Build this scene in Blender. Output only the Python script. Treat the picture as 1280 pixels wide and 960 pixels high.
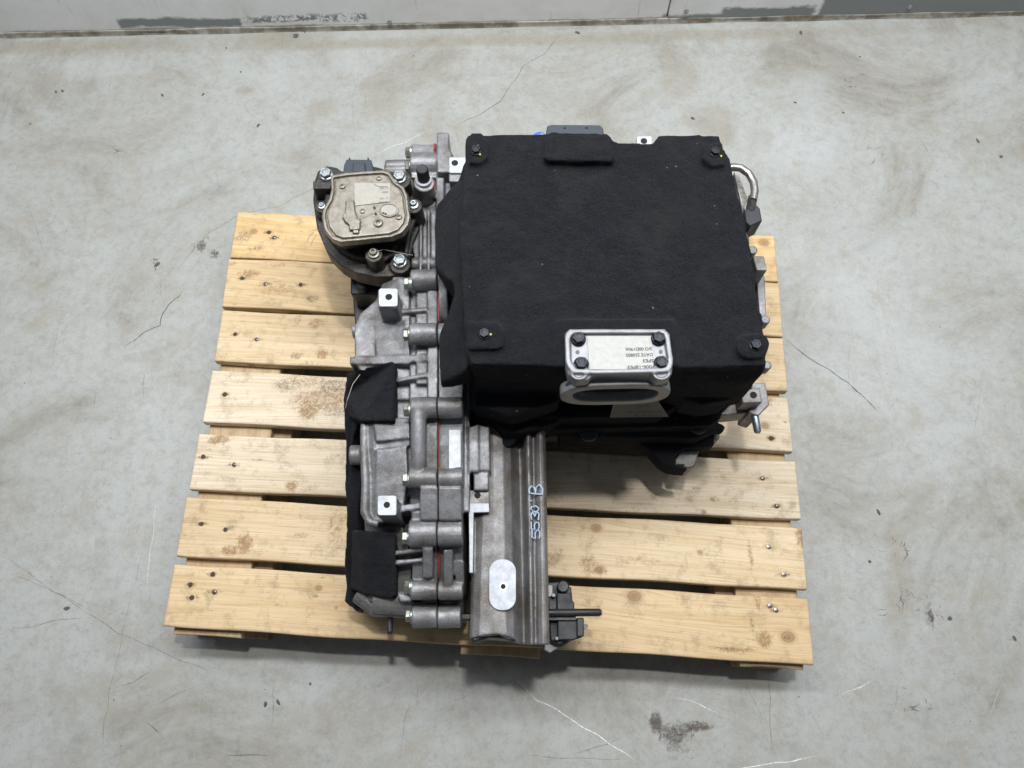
import bpy, bmesh, math, random
import numpy as np
from mathutils import Vector, Matrix, noise as mnoise
random.seed(7); np.random.seed(7)
for o in list(bpy.data.objects): bpy.data.objects.remove(o)
S = bpy.context.scene
C = S.collection
# ------------------------------------------------------------------ camera
ZP = 0.12                       # pallet top above the floor
HC = 1.4302                     # camera above pallet top
F = 961.0
RX = Vector((0.99970186, -0.02441696, 0.0))
RY = Vector((-0.02296983, -0.94045182, 0.33915005))
RZ = Vector((-0.00828101, -0.33904894, -0.94073229))
CAMROT = Matrix((RX, RY, RZ))   # rows; world = CAMROT @ cam
cd = bpy.data.cameras.new('camera'); cam = bpy.data.objects.new('camera', cd); C.objects.link(cam)
m = CAMROT.copy()
bm3 = Matrix(((m[0][0], -m[0][1], -m[0][2]), (m[1][0], -m[1][1], -m[1][2]), (m[2][0], -m[2][1], -m[2][2])))
cam.matrix_world = Matrix.Translation((0, 0, HC + ZP)) @ bm3.to_4x4()
cd.sensor_width = 36; cd.lens = F / 1280 * 36; cd.clip_start = 0.02; cd.clip_end = 60
S.camera = cam
S.render.resolution_x = 1024; S.render.resolution_y = 768
# ------------------------------------------------------------------ world and lamps (workshop, strip lamps on the ceiling)
w = bpy.data.worlds.new('World'); S.world = w; w.use_nodes = True
w.node_tree.nodes['Background'].inputs[0].default_value = (0.80, 0.88, 1.0, 1)
w.node_tree.nodes['Background'].inputs[1].default_value = 0.11
def lamp(name, loc, target, sx, sy, power, col=(1, 0.97, 0.92)):
    l = bpy.data.lights.new(name, 'AREA'); l.shape = 'RECTANGLE'; l.size = sx; l.size_y = sy
    l.energy = power; l.color = col
    o = bpy.data.objects.new(name, l); C.objects.link(o); o.location = loc
    d = Vector(target) - Vector(loc); o.rotation_euler = d.to_track_quat('-Z', 'Y').to_euler()
    return o
lamp('ceiling_lamp', (0.34, 1.02, 4.4), (0.1, 0.5, 0), 0.24, 0.12, 70)
lamp('ceiling_lamp', (-2.3, 1.2, 3.4), (-0.6, 1.3, 0), 1.3, 0.25, 13, (0.93, 0.97, 1))
lamp('ceiling_lamp', (2.9, 1.2, 3.4), (0.6, 1.3, 0), 1.3, 0.25, 13, (0.93, 0.97, 1))
lamp('ceiling_lamp', (0.1, 1.16, 2.9), (0.1, 1.7, 0), 3.4, 0.2, 104, (0.93, 0.97, 1))
vs = S.view_settings; vs.view_transform = 'Standard'; vs.look = 'None'; vs.exposure = 0; vs.gamma = 1
# ------------------------------------------------------------------ helpers
def P(x, y, h=0.0):
    """point of the place seen at photograph position x,y at height h above the pallet's top"""
    d = CAMROT @ Vector(((x - 640) / F, (y - 480) / F, 1))
    t = (h - HC) / d.z
    return Vector((d.x * t, d.y * t, h + ZP))
def mpp(x, y, h=0.0):
    d = Vector(((x - 640) / F, (y - 480) / F, 1)); t = (h - HC) / (CAMROT @ d).z
    return t / F
def interp(x, tab): return float(np.interp(x, [a for a, b in tab], [b for a, b in tab]))
NB = bmesh.new
def loft(bm, loops, closed=True, caps=True):
    rows = [[bm.verts.new(p) for p in l] for l in loops]
    n = len(rows[0])
    for a, b in zip(rows, rows[1:]):
        for i in range(n if closed else n - 1):
            j = (i + 1) % n
            try: bm.faces.new((a[i], a[j], b[j], b[i]))
            except ValueError: pass
    if caps and closed:
        bm.faces.new(rows[0][::-1]); bm.faces.new(rows[-1])
    return rows
def prism(bm, pts, h1, h0, flare=0.0):
    top = [P(x, y, h1) for x, y in pts]
    c = sum(top, Vector()) / len(top)
    bot = [Vector((p.x + (p.x - c.x) * flare, p.y + (p.y - c.y) * flare, h0 + ZP)) for p in top]
    loft(bm, [bot, top])
def prismv(bm, pts, h0):
    top = [P(x, y, h) for x, y, h in pts]
    loft(bm, [[Vector((p.x, p.y, h0 + ZP)) for p in top], top])
def rect(x0, y0, x1, y1): return [(x0, y0), (x1, y0), (x1, y1), (x0, y1)]
def rrect(x0, y0, x1, y1, r, n=4):
    out = []
    for cx, cy, a0 in ((x1 - r, y0 + r, -90), (x1 - r, y1 - r, 0), (x0 + r, y1 - r, 90), (x0 + r, y0 + r, 180)):
        for k in range(n + 1):
            a = math.radians(a0 + 90 * k / n); out.append((cx + r * math.cos(a), cy + r * math.sin(a)))
    return out
def ell(cx, cy, rx, ry=None, n=20):
    ry = ry or rx
    return [(cx + rx * math.cos(2 * math.pi * k / n), cy + ry * math.sin(2 * math.pi * k / n)) for k in range(n)]
def tube(bm, pts, radii, seg=14, caps=True):
    pts = [Vector(p) for p in pts]
    if not isinstance(radii, (list, tuple)): radii = [radii] * len(pts)
    loops = []; prev = None
    for i, p in enumerate(pts):
        t = (pts[min(i + 1, len(pts) - 1)] - pts[max(i - 1, 0)]).normalized()
        u = t.cross(Vector((0, 0, 1))) if prev is None else prev - t * prev.dot(t)
        if u.length < 1e-3: u = t.cross(Vector((0, 1, 0)))
        u.normalize(); v = t.cross(u); prev = u
        loops.append([p + (u * math.cos(2 * math.pi * k / seg) + v * math.sin(2 * math.pi * k / seg)) * radii[i] for k in range(seg)])
    loft(bm, loops, caps=caps)
def xcyl(bm, x1, x2, y, h, rpx, seg=16, taper=1.0):
    """cylinder lying left to right; y is where its axis shows"""
    a, b = P(x1, y, h), P(x2, y, h); b = Vector((b.x, a.y, a.z)); r = rpx * mpp(x1, y, h)
    tube(bm, [a, b], [r * taper, r], seg)
def zcyl(bm, x, y, h1, h0, rpx, seg=18, taper=1.0):
    a = P(x, y, h1); r = rpx * mpp(x, y, h1)
    tube(bm, [Vector((a.x, a.y, h0 + ZP)), a], [r * taper, r], seg)
def ball(bm, p, r):
    bmesh.ops.create_icosphere(bm, subdivisions=2, radius=r, matrix=Matrix.Translation(p))
def framesolid(bm, outer, inner, off):
    """ring between two outlines with the same number of points, thickened by vector off"""
    off = Vector(off); n = len(outer)
    A = [bm.verts.new(p) for p in outer]; B = [bm.verts.new(p) for p in inner]
    A2 = [bm.verts.new(Vector(p) + off) for p in outer]; B2 = [bm.verts.new(Vector(p) + off) for p in inner]
    for i in range(n):
        j = (i + 1) % n
        bm.faces.new((A[i], A[j], B[j], B[i])); bm.faces.new((A2[j], A2[i], B2[i], B2[j]))
        bm.faces.new((A[j], A[i], A2[i], A2[j])); bm.faces.new((B[i], B[j], B2[j], B2[i]))
def resample(pts, n):
    pts = [Vector(p) for p in pts]; q = pts + [pts[0]]
    L = [0]
    for a, b in zip(q, q[1:]): L.append(L[-1] + (b - a).length)
    out = []
    for k in range(n):
        s = L[-1] * k / n
        i = max(j for j in range(len(pts)) if L[j] <= s + 1e-9)
        t = (s - L[i]) / max(L[i + 1] - L[i], 1e-9); out.append(q[i].lerp(q[i + 1], t))
    return out
def obj(name, bm, mat, parent=None, remesh=0, smooth=0, bevel=0, seg=2, disp=0, dscale=0.02, shade=35, label=None, kind=None, recalc=True):
    me = bpy.data.meshes.new(name)
    if recalc: bmesh.ops.recalc_face_normals(bm, faces=bm.faces)
    bm.to_mesh(me); bm.free()
    me.materials.append(mat)
    o = bpy.data.objects.new(name, me); C.objects.link(o)
    if parent: adopt(o, parent)
    if remesh:
        md = o.modifiers.new('remesh', 'REMESH'); md.mode = 'VOXEL'; md.voxel_size = remesh; md.use_smooth_shade = True
        if smooth:
            md = o.modifiers.new('smooth', 'SMOOTH'); md.iterations = smooth; md.factor = 0.5
    if bevel:
        md = o.modifiers.new('bevel', 'BEVEL'); md.width = bevel; md.segments = seg; md.limit_method = 'ANGLE'; md.angle_limit = math.radians(32)
        md.harden_normals = False
    if disp:
        tx = bpy.data.textures.new('undulation', 'CLOUDS'); tx.noise_scale = dscale; tx.noise_depth = 3
        md = o.modifiers.new('disp', 'DISPLACE'); md.texture = tx; md.strength = disp; md.mid_level = 0.5; md.texture_coords = 'GLOBAL'
    if not remesh and shade:
        for p in me.polygons: p.use_smooth = True
        me.set_sharp_from_angle(angle=math.radians(shade))
    if label: o['label'] = label
    if kind: o['kind'] = kind
    return o
def split_obj(name, bm, mat, parent, **k):
    seen = set(); bm.verts.ensure_lookup_table(); bm.verts.index_update()
    for v in bm.verts:
        if v.index in seen: continue
        isl = []; st_ = [v]; seen.add(v.index)
        while st_:
            q = st_.pop(); isl.append(q)
            for e in q.link_edges:
                u = e.other_vert(q)
                if u.index not in seen: seen.add(u.index); st_.append(u)
        ids = {q.index: i for i, q in enumerate(isl)}; nb = bmesh.new(); nv = [nb.verts.new(q.co) for q in isl]
        for f in {f for q in isl for f in q.link_faces}: nb.faces.new([nv[ids[w_.index]] for w_ in f.verts])
        obj(name, nb, mat, parent, **k)
    bm.free()
def adopt(o, parent):
    o.parent = parent
    W = Matrix.Identity(4); q = parent
    o.matrix_parent_inverse = world_of(parent).inverted()
WORLD = {}
def world_of(o):
    if o.name in WORLD: return WORLD[o.name]
    mw = o.matrix_basis.copy()
    if o.parent: mw = world_of(o.parent) @ o.matrix_parent_inverse @ mw
    return mw
def empty(name, loc, label, cat):
    o = bpy.data.objects.new(name, None); C.objects.link(o); o.matrix_basis = Matrix.Translation(loc)
    o.empty_display_size = 0.05; o['label'] = label; o['category'] = cat
    return o
# ------------------------------------------------------------------ materials
def mat(name, base, rough=0.5, metal=0.0, **k):
    m = bpy.data.materials.new(name); m.use_nodes = True; nt = m.node_tree; b = nt.nodes['Principled BSDF']
    b.inputs['Base Color'].default_value = (*base, 1); b.inputs['Roughness'].default_value = rough; b.inputs['Metallic'].default_value = metal
    tc = nt.nodes.new('ShaderNodeNewGeometry')
    def nz(scale, detail=3, rough_=0.6, dist=0.0, vec=None):
        n = nt.nodes.new('ShaderNodeTexNoise'); n.inputs['Scale'].default_value = scale; n.inputs['Detail'].default_value = detail
        n.inputs['Roughness'].default_value = rough_; n.inputs['Distortion'].default_value = dist
        nt.links.new(vec or tc.outputs['Position'], n.inputs['Vector']); return n
    def ramp(src, stops):
        r = nt.nodes.new('ShaderNodeValToRGB'); e = r.color_ramp.elements
        while len(e) < len(stops): e.new(0.5)
        for q, (p, c) in zip(e, stops): q.position = p; q.color = (*c, 1) if len(c) == 3 else c
        nt.links.new(src, r.inputs[0]); return r
    def mix(fac, a, b_, typ='MIX'):
        x = nt.nodes.new('ShaderNodeMix'); x.data_type = 'RGBA'; x.blend_type = typ
        for i, v in ((0, fac), (6, a), (7, b_)):
            if isinstance(v, (int, float)): x.inputs[i].default_value = v
            elif isinstance(v, tuple): x.inputs[i].default_value = (*v, 1)
            else: nt.links.new(v, x.inputs[i])
        return x.outputs[2]
    def bump(src, strength, dist=0.001, normal=None):
        q = nt.nodes.new('ShaderNodeBump'); q.inputs['Strength'].default_value = strength; q.inputs['Distance'].default_value = dist
        nt.links.new(src, q.inputs['Height'])
        if normal: nt.links.new(normal, q.inputs['Normal'])
        nt.links.new(q.outputs[0], b.inputs['Normal']); return q.outputs[0]
    return m, nt, b, nz, ramp, mix, bump
def cast_mat(name, base, dirt=(0.16, 0.14, 0.11), rough=0.42, metal=0.65, dirtlo=0.52, dirthi=0.75, speck=True):
    m, nt, b, nz, ramp, mix, bump = mat(name, base, rough, metal)
    n1 = nz(38, 5, 0.65); r1 = ramp(n1.outputs[0], [(0.3, tuple(c * 0.72 for c in base)), (0.7, tuple(min(1, c * 1.12) for c in base))])
    c = r1.outputs[0]
    n2 = nz(16, 6, 0.7, 0.4); r2 = ramp(n2.outputs[0], [(dirtlo, (0, 0, 0)), (dirthi, (1, 1, 1))])
    f = nt.nodes.new('ShaderNodeMath'); f.operation = 'MULTIPLY'; f.inputs[1].default_value = 0.78; nt.links.new(r2.outputs[0], f.inputs[0])
    c = mix(f.outputs[0], c, dirt)
    if speck:
        n3 = nz(620, 3, 0.7); r3 = ramp(n3.outputs[0], [(0.33, (0.22, 0.22, 0.22)), (0.45, (1, 1, 1))])
        c = mix(0.68, c, r3.outputs[0], 'MULTIPLY')
        n5 = nz(520, 2, 0.6); r5 = ramp(n5.outputs[0], [(0.60, (0, 0, 0)), (0.74, (0.20, 0.20, 0.21))])
        c = mix(1.0, c, r5.outputs[0], 'ADD')
    nt.links.new(c, b.inputs['Base Color'])
    n4 = nz(560, 3, 0.7); bump(n4.outputs[0], 0.5, 0.001)
    rr = ramp(n1.outputs[0], [(0.3, (rough + 0.14,) * 3), (0.7, (rough - 0.06,) * 3)]); nt.links.new(rr.outputs[0], b.inputs['Roughness'])
    return m
M_cast = cast_mat('cast_aluminium', (0.25, 0.25, 0.265), (0.075, 0.064, 0.047), 0.42, 0.42, 0.42, 0.66)
M_castd = cast_mat('oily_cast_aluminium', (0.26, 0.255, 0.25), (0.08, 0.07, 0.05), 0.46, 0.5, 0.42, 0.66)
M_castb = cast_mat('brownish_cast_aluminium', (0.26, 0.255, 0.26), (0.10, 0.078, 0.055), 0.46, 0.42, 0.41, 0.66)
M_oil = cast_mat('oil_stained_casting', (0.20, 0.195, 0.165), (0.06, 0.052, 0.03), 0.36, 0.4, 0.42, 0.6)
def machined():
    m, nt, b, nz, ramp, mix, bump = mat('machined_aluminium', (0.7, 0.72, 0.76), 0.55, 0.15)
    n = nz(90, 4); r = ramp(n.outputs[0], [(0.3, (0.34, 0.36, 0.395)), (0.65, (0.50, 0.52, 0.56))]); nt.links.new(r.outputs[0], b.inputs['Base Color'])
    n2 = nz(900, 2); bump(n2.outputs[0], 0.12, 0.0005); return m
M_mach = machined()
def machold():
    m, nt, b, nz, ramp, mix, bump = mat('satin_aluminium', (0.62, 0.62, 0.64), 0.5, 0.35)
    n = nz(50, 5, 0.7); r = ramp(n.outputs[0], [(0.3, (0.20, 0.20, 0.205)), (0.7, (0.29, 0.295, 0.32))]); nt.links.new(r.outputs[0], b.inputs['Base Color'])
    n2 = nz(600, 2); bump(n2.outputs[0], 0.2, 0.0005); return m
M_satin = machold()
def steel(name, base, rough=0.35):
    m, nt, b, nz, ramp, mix, bump = mat(name, base, rough, 0.85)
    n = nz(160, 4); r = ramp(n.outputs[0], [(0.3, tuple(c * 0.6 for c in base)), (0.7, tuple(min(1, c * 1.2) for c in base))]); nt.links.new(r.outputs[0], b.inputs['Base Color'])
    n2 = nz(900, 2); bump(n2.outputs[0], 0.2, 0.0005); return m
M_bolt = steel('zinc_bolt_steel', (0.42, 0.45, 0.46))
M_boltg = steel('greenish_zinc_steel', (0.36, 0.38, 0.33), 0.42)
M_darkbolt = steel('black_bolt_steel', (0.032, 0.034, 0.04), 0.5)
M_stud = steel('grey_stud_steel', (0.30, 0.36, 0.42), 0.4)
M_tube = steel('pipe_steel', (0.36, 0.34, 0.33), 0.34)
def plastic(name, base, rough=0.42, b_=0.25):
    m, nt, b, nz, ramp, mix, bump = mat(name, base, rough, 0)
    n = nz(45, 5, 0.7); r = ramp(n.outputs[0], [(0.35, tuple(c * 0.75 for c in base)), (0.75, tuple(c * 1.3 + 0.002 for c in base))]); nt.links.new(r.outputs[0], b.inputs['Base Color'])
    r = ramp(n.outputs[0], [(0.35, (rough - 0.08,) * 3), (0.7, (rough + 0.22,) * 3)]); nt.links.new(r.outputs[0], b.inputs['Roughness'])
    n2 = nz(800, 2); bump(n2.outputs[0], b_, 0.0006); return m
M_plast = plastic('black_plastic', (0.016, 0.016, 0.018))
M_plastg = plastic('dark_grey_plastic', (0.022, 0.023, 0.026), 0.5)
M_slate = plastic('slate_plastic', (0.028, 0.037, 0.052), 0.5)
M_navy = plastic('navy_plastic', (0.010, 0.012, 0.022), 0.45)
M_blue = plastic('blue_plastic', (0.02, 0.12, 0.55), 0.35)
M_bracket = cast_mat('dark_dusty_metal', (0.022, 0.020, 0.019), (0.075, 0.062, 0.048), 0.5, 0.2, 0.45, 0.7, True)
def felt():
    m, nt, b, nz, ramp, mix, bump = mat('black_felt', (0.012, 0.012, 0.014), 1.0, 0)
    n = nz(520, 5, 0.85, 0.5); n1 = nz(26, 5, 0.75)
    r = ramp(n.outputs[0], [(0.36, (0.0015, 0.0017, 0.0024)), (0.52, (0.0068, 0.0074, 0.0098)), (0.70, (0.031, 0.031, 0.036))])
    r1 = ramp(n1.outputs[0], [(0.3, (0.62, 0.72, 1.1)), (0.55, (1.0, 1.02, 1.12)), (0.75, (1.5, 1.4, 1.3))])
    c = mix(1.0, r.outputs[0], r1.outputs[0], 'MULTIPLY')
    # lint: sparse pale flecks
    v = nt.nodes.new('ShaderNodeTexVoronoi'); v.inputs['Scale'].default_value = 75; v.feature = 'F1'
    g = nt.nodes.new('ShaderNodeNewGeometry'); nd = nz(60, 2)
    mx = nt.nodes.new('ShaderNodeVectorMath'); mx.operation = 'MULTIPLY_ADD'; nt.links.new(nd.outputs[1], mx.inputs[0]); mx.inputs[1].default_value = (0.01, 0.01, 0.01); nt.links.new(g.outputs['Position'], mx.inputs[2])
    nt.links.new(mx.outputs[0], v.inputs['Vector'])
    lt = nt.nodes.new('ShaderNodeMath'); lt.operation = 'LESS_THAN'; lt.inputs[1].default_value = 0.085; nt.links.new(v.outputs['Distance'], lt.inputs[0])
    sx = nt.nodes.new('ShaderNodeSeparateColor'); nt.links.new(v.outputs['Color'], sx.inputs[0])
    gt = nt.nodes.new('ShaderNodeMath'); gt.operation = 'GREATER_THAN'; gt.inputs[1].default_value = 0.93; nt.links.new(sx.outputs[0], gt.inputs[0])
    mu = nt.nodes.new('ShaderNodeMath'); mu.operation = 'MULTIPLY'; nt.links.new(lt.outputs[0], mu.inputs[0]); nt.links.new(gt.outputs[0], mu.inputs[1])
    c = mix(mu.outputs[0], c, (0.26, 0.25, 0.26))
    nt.links.new(c, b.inputs['Base Color']); b.inputs['Specular IOR Level'].default_value = 0.15
    b.inputs['Sheen Weight'].default_value = 0.05; b.inputs['Sheen Roughness'].default_value = 0.6
    q = bump(n.outputs[0], 1.0, 0.003); n6 = nz(45, 5, 0.75); bump(n6.outputs[0], 0.55, 0.006, q)
    nd2 = nz(9, 6, 0.75, 0.8); rd2 = ramp(nd2.outputs[0], [(0.50, (0, 0, 0)), (0.72, (0.55, 0.55, 0.55))]); c = mix(rd2.outputs[0], c, (0.026, 0.025, 0.025)); nt.links.new(c, b.inputs['Base Color'])
    return m
M_felt = felt()
def gold():
    m, nt, b, nz, ramp, mix, bump = mat('dusty_tan_metal', (0.45, 0.40, 0.31), 0.42, 0.45)
    n = nz(70, 8, 0.82); r = ramp(n.outputs[0], [(0.32, (0.12, 0.10, 0.075)), (0.48, (0.235, 0.21, 0.175)), (0.72, (0.34, 0.32, 0.28))])
    n3 = nz(800, 2); r3 = ramp(n3.outputs[0], [(0.3, (0.6, 0.6, 0.6)), (0.5, (1, 1, 1))])
    nt.links.new(mix(0.7, r.outputs[0], r3.outputs[0], 'MULTIPLY'), b.inputs['Base Color'])
    n2 = nz(500, 3); bump(n2.outputs[0], 0.35, 0.0008); return m
M_gold = gold()
def paper(name, base):
    m, nt, b, nz, ramp, mix, bump = mat(name, base, 0.45, 0)
    n = nz(120, 5, 0.7); r = ramp(n.outputs[0], [(0.25, tuple(c * 0.82 for c in base)), (0.6, base)]); nt.links.new(r.outputs[0], b.inputs['Base Color']); return m
M_label = paper('white_label_stock', (0.37, 0.365, 0.35))
M_label2 = paper('grey_label_stock', (0.30, 0.31, 0.29))
M_label3 = paper('dusty_label_stock', (0.36, 0.34, 0.30))
M_ink = mat('black_ink', (0.03, 0.03, 0.035), 0.6)[0]
M_inkg = mat('grey_ink', (0.10, 0.10, 0.10), 0.6)[0]
M_pen = mat('white_paint_pen', (0.38, 0.47, 0.60), 0.6)[0]
M_red = mat('red_sealant', (0.30, 0.05, 0.045), 0.45)[0]
M_yellow = mat('yellow_paint_dot', (0.40, 0.34, 0.06), 0.5)[0]
M_hole = mat('dark_hole', (0.004, 0.004, 0.004), 0.8)[0]
M_nail = steel('nail_steel', (0.20, 0.18, 0.165), 0.35)
M_chip = mat('dark_dirt', (0.03, 0.026, 0.022), 0.9)[0]
M_rust = mat('rusty_hole', (0.055, 0.036, 0.024), 0.8)[0]
M_grit = mat('grit', (0.10, 0.09, 0.075), 0.9)[0]

def wood(name, a, b2, dark=(0.32, 0.18, 0.08)):
    m, nt, b, nz, ramp, mix, bump = mat(name, a, 0.62, 0)
    at = nt.nodes.new('ShaderNodeAttribute'); at.attribute_name = 'grain'
    def mp(sx, sy, sz=1):
        q = nt.nodes.new('ShaderNodeVectorMath'); q.operation = 'MULTIPLY'; nt.links.new(at.outputs['Vector'], q.inputs[0]); q.inputs[1].default_value = (sx, sy, sz); return q.outputs[0]
    n1 = nz(1, 4, 0.6, 0.35, mp(1.4, 46)); n2 = nz(1, 4, 0.65, 0, mp(9, 460)); n3 = nz(1, 3, 0.6, 0, mp(2.0, 9))
    r1 = ramp(n1.outputs[0], [(0.34, a), (0.50, tuple(x * .7 + y * .3 for x, y in zip(a, b2))), (0.57, tuple(x * .25 + y * .75 for x, y in zip(a, b2))), (0.64, a), (0.76, tuple(x * 0.6 + y * 0.4 for x, y in zip(a, b2)))])
    r2 = ramp(n2.outputs[0], [(0.30, (0.62, 0.56, 0.48)), (0.48, (0.96, 0.95, 0.93)), (0.7, (1.06, 1.06, 1.06))])
    c = mix(0.75, r1.outputs[0], r2.outputs[0], 'MULTIPLY')
    r3 = ramp(n3.outputs[0], [(0.3, (0.86, 0.80, 0.72)), (0.65, (1.06, 1.05, 1.04))])
    c = mix(0.8, c, r3.outputs[0], 'MULTIPLY')
    # knots (rings round each centre)
    kn = nt.nodes.new('ShaderNodeAttribute'); kn.attribute_name = 'knot'
    k1 = ramp(kn.outputs['Fac'], [(0.0, (0, 0, 0)), (0.35, (0.28, 0.28, 0.28)), (0.55, (0.45, 0.45, 0.45)), (0.66, (0.95, 0.95, 0.95)), (0.8, (0.6, 0.6, 0.6)), (1.0, (0.85, 0.85, 0.85))])
    c = mix(k1.outputs[0], c, tuple(x * 0.85 for x in dark))
    st = nt.nodes.new('ShaderNodeAttribute'); st.attribute_name = 'stain'
    ns = nz(150, 6, 0.8, 0.8); ad = nt.nodes.new('ShaderNodeMath'); ad.operation = 'MULTIPLY_ADD'; nt.links.new(st.outputs['Fac'], ad.inputs[0]); ad.inputs[1].default_value = 0.36; nt.links.new(ns.outputs[0], ad.inputs[2])
    rs = ramp(ad.outputs[0], [(0.76, (0, 0, 0)), (0.96, (0.85, 0.85, 0.85))]); c = mix(rs.outputs[0], c, (0.26, 0.145, 0.055))
    sd = nt.nodes.new('ShaderNodeAttribute'); sd.attribute_name = 'soot'
    ns2 = nz(210, 6, 0.85, 1.0); ad2 = nt.nodes.new('ShaderNodeMath'); ad2.operation = 'MULTIPLY_ADD'; nt.links.new(sd.outputs['Fac'], ad2.inputs[0]); ad2.inputs[1].default_value = 0.34; nt.links.new(ns2.outputs[0], ad2.inputs[2])
    rs2 = ramp(ad2.outputs[0], [(0.80, (0, 0, 0)), (0.92, (0.8, 0.8, 0.8))]); c = mix(rs2.outputs[0], c, (0.075, 0.058, 0.04))
    # faint overall grime
    ng = nz(26, 6, 0.78); rg = ramp(ng.outputs[0], [(0.51, (0, 0, 0)), (0.72, (0.7, 0.7, 0.7))]); c = mix(rg.outputs[0], c, (0.24, 0.17, 0.10))
    nt.links.new(c, b.inputs['Base Color'])
    q = bump(n2.outputs[0], 0.35, 0.0012); bump(n1.outputs[0], 0.2, 0.002, q)
    b.inputs['Specular IOR Level'].default_value = 0.3
    return m
W_pale = wood('pale_pine', (0.69, 0.605, 0.485), (0.59, 0.48, 0.34))
W_mid = wood('mid_pine', (0.66, 0.54, 0.37), (0.56, 0.42, 0.25))
W_warm = wood('warm_pine', (0.64, 0.505, 0.325), (0.52, 0.36, 0.19))
W_yel = wood('yellow_pine', (0.66, 0.50, 0.30), (0.55, 0.36, 0.14))
W_block = wood('rough_pine', (0.50, 0.385, 0.25), (0.38, 0.27, 0.16))

# ------------------------------------------------------------------ floor
def PF(x, y): return P(x, y, -ZP)
def floor():
    xs = np.concatenate([np.linspace(-7, -1.75, 8), np.arange(-1.7, 1.71, 0.012), np.linspace(1.75, 7, 8)])
    ys = np.concatenate([np.linspace(-6, -0.45, 8), np.arange(-0.40, 1.72, 0.012)])
    X, Y = np.meshgrid(xs, ys); n, k = len(ys), len(xs)
    V = np.stack([X.ravel(), Y.ravel(), np.zeros(X.size)], 1)
    idx = np.arange(n * k).reshape(n, k)
    Fc = np.stack([idx[:-1, :-1], idx[:-1, 1:], idx[1:, 1:], idx[1:, :-1]], -1).reshape(-1, 4)
    me = bpy.data.meshes.new('floor'); me.from_pydata(V.tolist(), [], Fc.tolist())
    def field(name, spots):
        a = np.zeros(len(V))
        for px, py, rx, ry, s in spots:
            c = PF(px, py); sc = mpp(px, py, -ZP)
            d = np.sqrt(((V[:, 0] - c.x) / (rx * sc)) ** 2 + ((V[:, 1] - c.y) / (ry * sc * 1.08)) ** 2)
            a = np.maximum(a, s * np.clip(1.35 - d, 0, 1))
        at = me.attributes.new(name, 'FLOAT', 'POINT'); at.data.foreach_set('value', a.astype(np.float32))
    field('tan', [(570, 800, 60, 30, .5), (350, 930, 90, 40, .6), (1000, 560, 30, 60, .4), (1125, 700, 20, 80, .8), (60, 640, 90, 60, .5), (520, 930, 50, 40, .6), (230, 430, 60, 50, .5), (905, 165, 22, 30, .9), (305, 113, 16, 10, 1.0), (400, 138, 34, 22, .75), (480, 120, 40, 50, .8), (540, 80, 70, 40, .6), (850, 95, 40, 45, .75), (885, 150, 45, 32, .85), (950, 175, 30, 35, .6),
                  (170, 160, 120, 60, .5), (1120, 770, 26, 70, .7), (1160, 640, 60, 60, .45), (150, 880, 180, 70, .5), (420, 905, 120, 60, .55), (640, 50, 700, 12, .9), (100, 58, 200, 14, .9), (330, 50, 120, 14, .8),
                  (620, 160, 80, 30, .5), (60, 420, 80, 90, .45), (1090, 120, 60, 30, .4), (1010, 60, 90, 14, .6), (720, 120, 80, 40, .45), (240, 300, 60, 40, .4), (960, 900, 120, 50, .45)])
    field('dark', [(252, 308, 11, 13, 1.0), (269, 318, 11, 10, .95), (196, 331, 5, 4, 1), (243, 446, 5, 5, .9), (842, 918, 28, 20, .98), (872, 908, 34, 9, 1.1), (820, 903, 12, 18, 1.2), (850, 935, 40, 12, .8), (1130, 740, 20, 30, .72), (1162, 770, 9, 26, 1.0), (1132, 888, 9, 6, .9), (1163, 886, 10, 6, .9),
                   (1162, 765, 6, 22, .9), (1187, 773, 6, 5, .95), (370, 45, 7, 5, 1), (332, 880, 7, 4, .9), (84, 762, 4, 6, .8), (305, 905, 8, 20, .5), (183, 45, 6, 4, .9), (62, 815, 7, 3, .8), (1098, 640, 5, 4, .8), (1178, 205, 10, 10, .7),
                   (250, 470, 5, 30, .5), (398, 813, 5, 10, .75)])
    field('clean', [(360, 90, 60, 60, .8), (430, 65, 40, 40, .7), (120, 85, 100, 25, .7), (1000, 180, 90, 60, .9), (1100, 400, 130, 250, .75), (1010, 110, 60, 40, .7), (180, 500, 60, 200, .5), (760, 70, 70, 20, .5), (1230, 100, 80, 60, .6)])
    m, nt, b, nz, ramp, mix, bump = mat('painted_concrete', (0.5, 0.5, 0.48), 0.42, 0)
    def att(n_):
        a = nt.nodes.new('ShaderNodeAttribute'); a.attribute_name = n_; return a.outputs['Fac']
    def mod(src, scale, lo, hi, dist=0.4):
        n_ = nz(scale, 10, 0.8, dist); mm = nt.nodes.new('ShaderNodeMath'); mm.operation = 'MULTIPLY'; nt.links.new(n_.outputs[0], mm.inputs[0]); nt.links.new(src, mm.inputs[1])
        return ramp(mm.outputs[0], [(lo, (0, 0, 0)), (hi, (1, 1, 1))]).outputs[0]
    n0 = nz(2.6, 12, 0.76, 0.8); base = ramp(n0.outputs[0], [(0.36, (0.235, 0.225, 0.198)), (0.46, (0.312, 0.312, 0.293)), (0.56, (0.352, 0.361, 0.35))]).outputs[0]
    n9 = nz(45, 9, 0.85, 0.3); r9 = ramp(n9.outputs[0], [(0.36, (0.74, 0.73, 0.70)), (0.5, (1.0, 1.0, 1.0)), (0.62, (1.06, 1.06, 1.06))]); c = mix(0.8, base, r9.outputs[0], 'MULTIPLY')
    c = mix(mod(att('clean'), 7, 0.2, 0.62), c, (0.41, 0.43, 0.435))
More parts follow.
